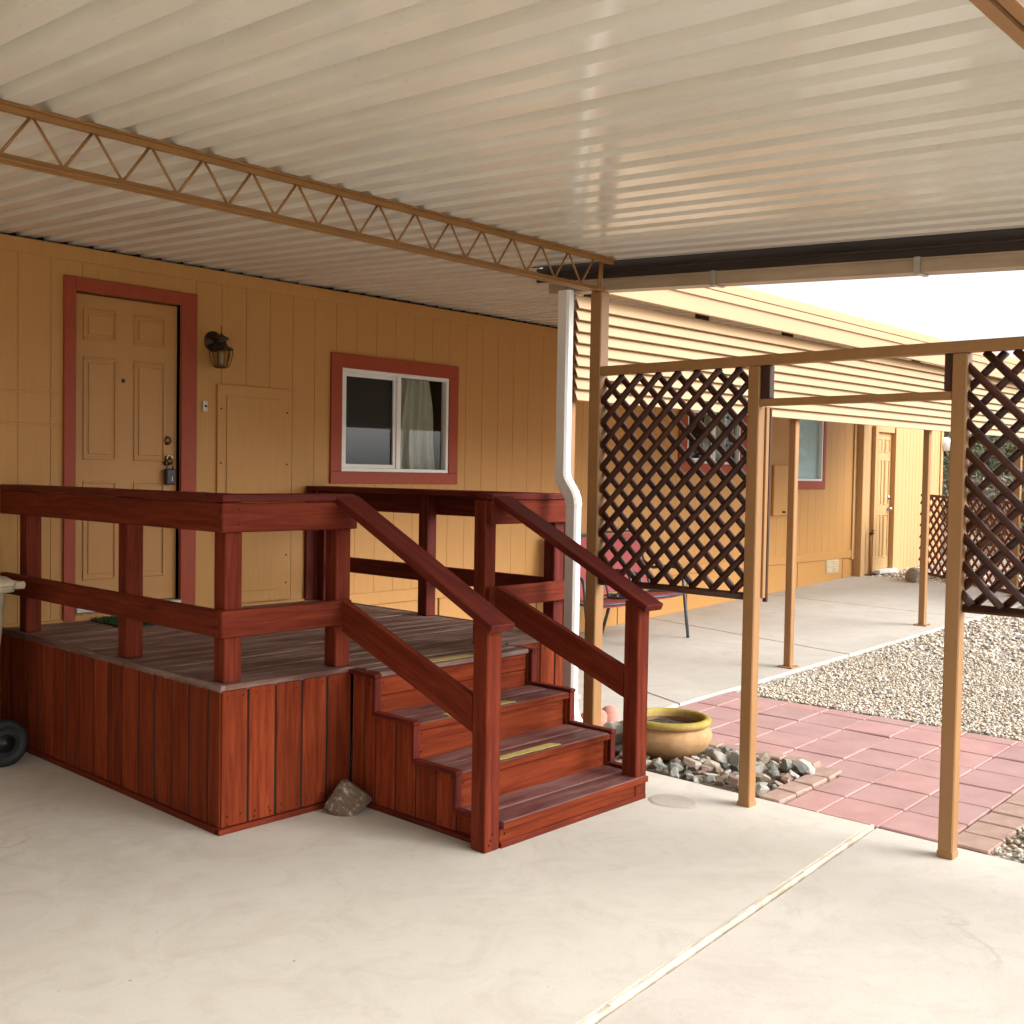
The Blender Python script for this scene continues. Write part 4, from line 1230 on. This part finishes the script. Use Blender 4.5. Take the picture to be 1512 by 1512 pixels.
rail('top_rail', 4.262, 4.955, YP, YP+IN, 1.3275, 1.4585); rail('mid_rail', 4.262, 4.955, YP, YP+IN, .8655, .9795)
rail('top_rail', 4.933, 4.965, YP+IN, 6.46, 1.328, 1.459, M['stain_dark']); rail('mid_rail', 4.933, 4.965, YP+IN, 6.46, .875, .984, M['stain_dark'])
rail('rail_cap', XL-.002, XL+.138, YP+.141, 6.47, 1.461, 1.497, M['stain_dark']); rail('rail_cap', XL-.002, 3.31, YP-.002, YP+.138, 1.461, 1.4965, M['stain_dark'])
rail('rail_cap', 4.745, 4.975, YP+.141, 6.46, 1.461, 1.497, M['stain_dark']); rail('rail_cap', 4.27, 4.962, YP-.002, YP+.138, 1.461, 1.4965, M['stain_dark'])
rail('wall_ledger', 4.755, 4.845, 6.458, 6.487, DZ+.002, 1.459, M['stain_dark'])
# --- handrails
sl = (1.487-.975)/(4.12-3.07)
for x0, x1, px in ((3.198, 3.340, 3.238), (4.283, 4.423, 4.302)):
    xc = (x0+x1)/2
    b = MB()
    d = Vector((0, -1, -sl)).normalized(); nrm = Vector((0, -sl, 1)).normalized()
    p0 = Vector((xc, 4.125, 1.487+.004)); p1 = Vector((xc, 3.068, 1.487+.004-sl*(4.125-3.068)))
    b.bar(p0-nrm*.018, p1-nrm*.018, x1-x0, .036, .004, 0, nrm)
    for off in (-.03, .0, .03):
        q = p0+(p1-p0)*.90
        for k in (0, 1): b.tube([(xc+off+k*.008, q.y, q.z-.002), (xc+off+k*.008, q.y-.018, q.z-.002-.018*sl+.0005)], .0025, 5, 1)
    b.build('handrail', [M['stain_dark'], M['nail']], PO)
    b = MB()
    xa, xb = px+.0, px+.036
    ya, yb_ = 4.108, 3.22
    zt0, zt1 = .985, .655
    for_h = .150
    vs = []
    for xx in (xa, xb):
        vs += [(xx, ya, zt0), (xx, yb_, zt1), (xx, yb_, zt1-for_h), (xx, ya, zt0-for_h)]
    L_ = math.hypot(ya-yb_, zt0-zt1)
    g = [(0, 0, 0), (L_, 0, 0), (L_, for_h, 0), (0, for_h, 0), (0, 0, .04), (L_, 0, .04), (L_, for_h, .04), (0, for_h, .04)]
    b.add(vs, [(0, 1, 2, 3), (7, 6, 5, 4), (0, 4, 5, 1), (1, 5, 6, 2), (2, 6, 7, 3), (3, 7, 4, 0)], 0, g)
    b.build('slanted_mid_rail', M['stain_post'], PO)
    b = MB()
    zpt = 1.487-sl*(4.12-3.18)-.040
    b.box(px, px+.089, 3.130, 3.219, .0, zpt, .005)
    for zz in (.05, .075, .03): nail(b, (px, 3.15+rnd(0, .05), zz+rnd(-.01, .01)), 'x', -1); nail(b, (px+rnd(.02, .07), 3.13, zz), 'y', -1)
    b.build('newel_post', [M['stain_post'], M['nail']], PO)

# door mat
t = thing('doormat', 'small green turf doormat on the porch in front of the door', 'doormat', (3.42, 6.18, DZ))
b = MB(); b.box(3.10, 3.74, 5.98, 6.42, DZ+.003, DZ+.010, .002); b.build('backing', M['black'], t)
b = MB()
for _ in range(5200):
    x, y = rnd(3.10, 3.74), rnd(5.98, 6.42); a = rnd(0, 6.28); h = rnd(.012, .022); w = .0028
    dx, dy = math.cos(a)*w, math.sin(a)*w; lx, ly = rnd(-.008, .008), rnd(-.008, .008)
    b.add([(x-dx, y-dy, DZ+.009), (x+dx, y+dy, DZ+.009), (x+lx, y+ly, DZ+.009+h)], [(0, 1, 2)])
o = b.build('turf_pile', M['turf'], t); o['kind'] = 'stuff'

# ------------------------------------------------------------------ wheelie bin
BX, BY = 2.06, 6.13
t = thing('wheelie_bin', 'beige wheeled rubbish bin standing left of the porch', 'bin', (BX, BY, 0))
t.rotation_euler = (0, 0, -math.pi/2)
def loft(b, secs, m=0, n=5, cap0=True, cap1=True, smooth=True):
    """rounded-rectangle sections (cx, cy, z, half x, half y, radius)"""
    vs = []; N = 4*n
    for (cx, cy, z, hx, hy, r) in secs:
        for q in range(4):
            ox, oy = ((1, 1), (-1, 1), (-1, -1), (1, -1))[q]
            for k in range(n):
                a = q*math.pi/2+k*(math.pi/2)/(n-1)
                vs.append((cx+ox*(hx-r)+r*math.cos(a), cy+oy*(hy-r)+r*math.sin(a), z))
    fs = [(i*N+k, i*N+(k+1) % N, (i+1)*N+(k+1) % N, (i+1)*N+k) for i in range(len(secs)-1) for k in range(N)]
    b.add(vs, fs, m, None, smooth)
    if cap0: b.add(vs[:N], [tuple(range(N))[::-1]], m)
    if cap1: b.add(vs[-N:], [tuple(range(N))], m)
b = MB()
loft(b, [(BX, BY, .05, .20, .23, .05), (BX, BY, .30, .225, .26, .05), (BX, BY, .60, .25, .285, .05), (BX, BY, .63, .262, .297, .05), (BX, BY, .93, .285, .32, .05), (BX, BY, .935, .315, .35, .05), (BX, BY, .965, .318, .353, .05)], 0, 6, True, False)
b.box(BX+.262, BX+.285, BY-.2, BY-.16, .66, .90, .008); b.box(BX+.262, BX+.285, BY+.16, BY+.2, .66, .90, .008); b.box(BX+.255, BX+.283, BY-.02, BY+.02, .66, .92, .008)
b.build('body', M['bin'], t)
b = MB()
loft(b, [(BX, BY, .968, .325, .36, .06), (BX, BY, .985, .325, .36, .06), (BX, BY, 1.01, .30, .33, .08), (BX, BY, 1.03, .20, .22, .1)], 0, 6)
b.build('lid', M['bin'], t)
b = MB()
b.tube([(BX-.24, BY+.40, .965), (BX+.26, BY+.40, .965)], .017, 10)
for dx in (-.24, .0, .26): b.box(BX+dx-.015, BX+dx+.015, BY+.345, BY+.41, .945, .985, .006)
b.build('handle', M['bin'], t)
b = MB(); b.tube([(BX-.27, BY+.30, .125), (BX+.27, BY+.30, .125)], .012, 8); b.build('axle', M['steel'], t)
for sx in (-1, 1):
    b = MB(); x = BX+sx*.265
    b.lathe([(.0, -.026), (.07, -.026), (.08, -.022), (.085, -.03), (.112, -.03), (.124, -.02), (.125, 0), (.124, .02), (.112, .03), (.085, .03), (.08, .022), (.07, .026), (0, .026)], (x, BY+.30, .125), 36, 0, 'x')
    wh = b.build('wheel', M['rubber'], t)
    b = MB(); b.lathe([(0, .034), (.02, .034), (.022, .028), (.05, .0275), (.05, .02)], (x, BY+.30, .125), 20, 0, 'x'); b.build('hub', M['black'], wh)

# ------------------------------------------------------------------ sling chairs on the patio
def chair(loc, rz, label):
    t = thing('patio_chair', label, 'chair', loc, 'red sling chairs on the patio')
    t.rotation_euler = (0, -math.atan(.036), rz)
    def local(mb, name, mat, parent):
        me = mb.build(name, mat, None); me.parent = parent; return me
    W = .27
    b = MB(); nx, ny = 10, 10
    def surf(pts, w):
        vs = []
        for (y, z) in pts:
            for i in range(nx+1):
                u = -1+2*i/nx
                vs.append((u*w, y, z-.018*(1-u*u)))
        n_ = len(pts)
        fs = [(j*(nx+1)+i, j*(nx+1)+i+1, (j+1)*(nx+1)+i+1, (j+1)*(nx+1)+i) for j in range(n_-1) for i in range(nx)]
        return vs, fs
    def cloth(pts, w, th):
        b = MB(); vs, fs = surf(pts, w); n_ = len(vs)
        # normal offset by th downward/back
        vs2 = [(p[0], p[1]+th*.4, p[2]-th) for p in vs]
        per = []
        b.add(vs+vs2, fs+[tuple(n_+k for k in q)[::-1] for q in fs], 0, None, True)
        return b
    seat = [(-.26, .395), (-.25, .41), (-.2, .412), (-.1, .405), (0, .395), (.1, .385), (.2, .378)]
    local(cloth(seat, W-.015, .008), 'seat', M['sling'], t)
    back = [(.22, .42), (.25, .5), (.29, .6), (.33, .72), (.365, .84), (.39, .93), (.40, .95)]
    local(cloth(back, W-.015, .006), 'backrest', M['sling'], t)
    b = MB()
    for s in (-1, 1):
        b.tube([(s*W, -.27, .40), (s*W, -.1, .405), (s*W, .21, .385), (s*W, .25, .5), (s*W, .33, .72), (s*W, .40, .955)], .012, 8)
    b.tube([(-W, .40, .955), (W, .40, .955)], .012, 8); b.tube([(-W, -.27, .40), (W, -.27, .40)], .011, 8); b.tube([(-W, .21, .38), (W, .21, .38)], .011, 8)
    local(b, 'frame', M['greymetal'], t)
    for s in (-1, 1):
        b = MB(); b.tube([(s*(W+.03), -.31, .0), (s*(W+.03), -.285, .2), (s*(W+.03), -.26, .4), (s*(W+.03), -.24, .59), (s*(W+.03), -.20, .635)], .015, 8)
        local(b, 'leg', M['greymetal'], t)
        b = MB(); b.tube([(s*(W+.01), .36, .0), (s*(W+.01), .22, .3), (s*(W+.01), .08, .41)], .015, 8); local(b, 'leg', M['greymetal'], t)
        b = MB(); b.tube([(s*(W+.03), -.20, .635), (s*(W+.03), -.05, .64), (s*(W+.02), .2, .61), (s*(W), .31, .66)], .016, 8); local(b, 'armrest', M['greymetal'], t)
    return t
chair((8.18, 5.92, pat(8.18)), -.30, 'red sling patio chair seen through the lower left lattice corner')
chair((7.54, 5.93, pat(7.54)), -.30, 'red sling patio chair mostly hidden behind the carport post and downspout')

# ------------------------------------------------------------------ far lattice fence
A, B_ = Vector((14.62, 5.93)), Vector((13.0, 3.93))
dv = (B_-A).normalized(); fl = (B_-A).length+1.2
FN = thing('lattice_fence', 'low red-brown lattice fence at the far end of the patio', 'fence', (A.x, A.y, pat(A.x)))
nv = Vector((-dv.y, dv.x))
def fpos(u, v, d):
    x = A.x+dv.x*u+nv.x*d; y = A.y+dv.y*u+nv.y*d
    return (x, y, pat(x)+.03+v)
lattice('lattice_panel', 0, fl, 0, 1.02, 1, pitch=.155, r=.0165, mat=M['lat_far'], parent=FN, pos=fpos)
b = MB()
b.bar(fpos(0, 1.04, 0), fpos(fl, 1.04, 0), .05, .035); b.bar(fpos(0, -.01, 0), fpos(fl, -.01, 0), .045, .035)
b.build('rail', M['lat_far'], FN)
for u in (0.0, 1.55, 3.1):
    b = MB(); b.bar(fpos(u, -.08, .03), fpos(u, 1.02, .03), .05, .05); b.build('fence_post', M['lat_far'], FN)
A2 = Vector((15.6, 4.9)); d2 = Vector((.45, -.9)).normalized(); n2 = Vector((-d2.y, d2.x))
F2 = thing('lattice_fence', 'second red-brown lattice fence further back, seen through the first', 'fence', (A2.x, A2.y, pat(A2.x)))
def fpos2(u, v, d):
    x = A2.x+d2.x*u+n2.x*d; y = A2.y+d2.y*u+n2.y*d
    return (x, y, pat(x)+.02+v)
lattice('lattice_panel', 0, 4.5, 0, 1.08, 1, pitch=.16, r=.0165, mat=M['lat_far'], parent=F2, pos=fpos2)
b = MB(); b.bar(fpos2(0, 1.1, 0), fpos2(4.5, 1.1, 0), .05, .035); b.build('rail', M['lat_far'], F2)
for u in (0.0, 2.2, 4.4):
    b = MB(); b.bar(fpos2(u, -.08, .03), fpos2(u, 1.1, .03), .05, .05); b.build('fence_post', M['lat_far'], F2)

# ------------------------------------------------------------------ desert trees and shrubs beyond
def tree(x, y, hgt, rad, seed, mats, label, cat, nleaf, name, leafs=.05, trunk=True):
    rs = random.Random(seed); z0 = gz(x)
    t = thing(name, label, cat, (x, y, z0), 'desert trees and shrubs beyond the fence')
    b = MB(); tips = []
    nst = 4 if trunk else 9
    for i in range(nst):
        a = i*6.28/nst+rs.uniform(-.4, .4); P_ = [Vector((x+rs.uniform(-.08, .08), y+rs.uniform(-.08, .08), z0-.1))]; R_ = [.07 if trunk else .025]
        d = Vector((math.cos(a)*.35, math.sin(a)*.35, 1)).normalized()
        for k in range(6):
            P_.append(P_[-1]+d*hgt*.15); R_.append(R_[0]*(1-(k+1)/7.5))
            d = (d+Vector((math.cos(a)*rs.uniform(.05, .3), math.sin(a)*rs.uniform(.05, .3), rs.uniform(-.15, .1)))).normalized()
            if k > 0:
                for _ in range(3):
                    aa = rs.uniform(0, 6.28); e = P_[-1]+Vector((math.cos(aa)*rad*rs.uniform(.3, .6), math.sin(aa)*rad*rs.uniform(.3, .6), hgt*rs.uniform(.02, .16)))
                    b.tube([P_[-1], (P_[-1]+e)/2+Vector((0, 0, .05)), e], [R_[-1]*.5, R_[-1]*.3, .004], 5); tips.append(e)
        b.tube(P_, R_, 6)
    b.build('trunk', M['bark'], t)
    b = MB()
    cl = [(e, rs.uniform(.22, .5)*rad) for e in tips]
    for _ in range(nleaf):
        e, r = rs.choice(cl)
        p = e+Vector((rs.gauss(0, .45)*r, rs.gauss(0, .45)*r, rs.gauss(0, .36)*r))
        if p.z < z0+.05: continue
        s = leafs*rs.uniform(.5, 1.3)
        u = Vector((rs.gauss(0, 1), rs.gauss(0, 1), rs.gauss(0, 1))).normalized(); w = u.cross(Vector((rs.gauss(0, 1), rs.gauss(0, 1), rs.gauss(0, 1)))).normalized()
        b.add([p-u*s, p+w*s*.35, p+u*s, p-w*s*.35], [(0, 1, 2, 3)], 0 if rs.random() < .8 else 1)
    b.build('crown', mats, t)
LV = [M['leaf'], M['twig']]; LV2 = [M['leaf2'], M['twig']]; LV3 = [M['twig'], M['leaf']]
specs = [(21.5, 7.4, 3.4, 1.5, LV, 'grey-green mesquite beyond the far corner of the house', 'tree', 5200, 'mesquite_tree', .075, True),
         (23.0, 5.2, 3.6, 1.7, LV2, 'olive-green palo verde behind the lattice fence', 'tree', 5200, 'palo_verde_tree', .075, True),
         (21.0, 3.2, 3.3, 1.6, LV, 'pale leafy mesquite seen through the right lattice panel', 'tree', 5200, 'mesquite_tree', .075, True),
         (19.2, 6.2, 1.6, 1.0, LV3, 'dry grey shrub close behind the fence near the globe lamp', 'shrub', 2600, 'desert_shrub', .06, False),
         (19.5, 4.4, 1.5, 1.0, LV2, 'low olive shrub behind the fence, middle of the row', 'shrub', 2600, 'desert_shrub', .06, False),
         (18.6, 2.4, 1.6, 1.0, LV3, 'low twiggy shrub behind the fence, end of the row', 'shrub', 2600, 'desert_shrub', .06, False),
         (26.5, 9.0, 4.2, 2.0, LV2, 'tall distant tree behind the far wall corner', 'tree', 5200, 'palo_verde_tree', .085, True),
         (25.5, 2.0, 3.8, 2.0, LV, 'distant grey-green tree at the right end of the row', 'tree', 5200, 'mesquite_tree', .085, True)]
for i, s in enumerate(specs): tree(s[0], s[1], s[2], s[3], 300+i, s[4], s[5], s[6], s[7], s[8], s[9], s[10])
# far scrub as one mass
b = MB(); rs = random.Random(5)
for _ in range(16000):
    a = rs.uniform(-.5, .75); r = rs.uniform(28, 42)
    p = Vector((r*math.cos(a), r*math.sin(a)*1.0, gz(30)+abs(rs.gauss(0, 1.1))*1.2)); s = rs.uniform(.06, .2)
    u = Vector((rs.gauss(0, 1), rs.gauss(0, 1), rs.gauss(0, 1))).normalized(); w = u.cross(Vector((rs.gauss(0, 1), rs.gauss(0, 1), rs.gauss(0, 1)))).normalized()
    b.add([p-u*s, p+w*s*.5, p+u*s, p-w*s*.5], [(0, 1, 2, 3)], 0 if rs.random() < .7 else 1)
tag(b.build('scrub_vegetation', [M['leaf2'], M['twig']]), 'grey-green desert scrub far behind the fences', 'scrub', kind='stuff')

# ------------------------------------------------------------------ camera
yaw, pit, rol = math.radians(47.13000029), math.radians(-1.95096846), math.radians(.9684053)
f = Vector((math.sin(yaw)*math.cos(pit), math.cos(yaw)*math.cos(pit), math.sin(pit)))
r0 = Vector((math.cos(yaw), -math.sin(yaw), 0)); u0 = r0.cross(f)
r = r0*math.cos(rol)+u0*math.sin(rol); u = -r0*math.sin(rol)+u0*math.cos(rol)
cam = D.cameras.new('camera'); co = D.objects.new('camera', cam); COL.objects.link(co)
cam.sensor_width = 36; cam.lens = 36*1594.32/1512; cam.clip_end = 600; cam.clip_start = .05
co.matrix_world = Matrix(((r.x, u.x, -f.x, 0), (r.y, u.y, -f.y, 0), (r.z, u.z, -f.z, 1.6), (0, 0, 0, 1)))
scene.camera = co

# ------------------------------------------------------------------ light: bright overcast
EL, AZ = math.radians(36), math.radians(157)     # AZ: compass direction of the sun, clockwise from +y
W = D.worlds.new('World'); scene.world = W; W.use_nodes = True
nt = W.node_tree; bg = nt.nodes['Background']
sky = nt.nodes.new('ShaderNodeTexSky'); sky.sky_type = 'NISHITA'; sky.sun_disc = False
sky.sun_elevation = EL; sky.sun_rotation = AZ; sky.air_density = 1.0; sky.dust_density = 4.0; sky.ozone_density = 1.0
hs = nt.nodes.new('ShaderNodeHueSaturation'); hs.inputs['Saturation'].default_value = .10
nt.links.new(sky.outputs[0], hs.inputs['Color'])
nt.links.new(hs.outputs[0], bg.inputs['Color']); bg.inputs['Strength'].default_value = .15
ld = D.lights.new('sun', 'SUN'); ld.energy = .95; ld.angle = math.radians(48); ld.color = (1, .985, .965)
lo = D.objects.new('sun', ld); COL.objects.link(lo)
sd = Vector((math.sin(AZ)*math.cos(EL), math.cos(AZ)*math.cos(EL), math.sin(EL)))
lo.rotation_euler = (-sd).to_track_quat('-Z', 'Y').to_euler()
scene.view_settings.view_transform = 'Standard'; scene.view_settings.look = 'None'
scene.view_settings.exposure = 1.32; scene.view_settings.gamma = 1.0
scene.cycles.max_bounces = 12; scene.cycles.diffuse_bounces = 6; scene.cycles.use_denoising = True
scene.cycles.sample_clamp_indirect = 8
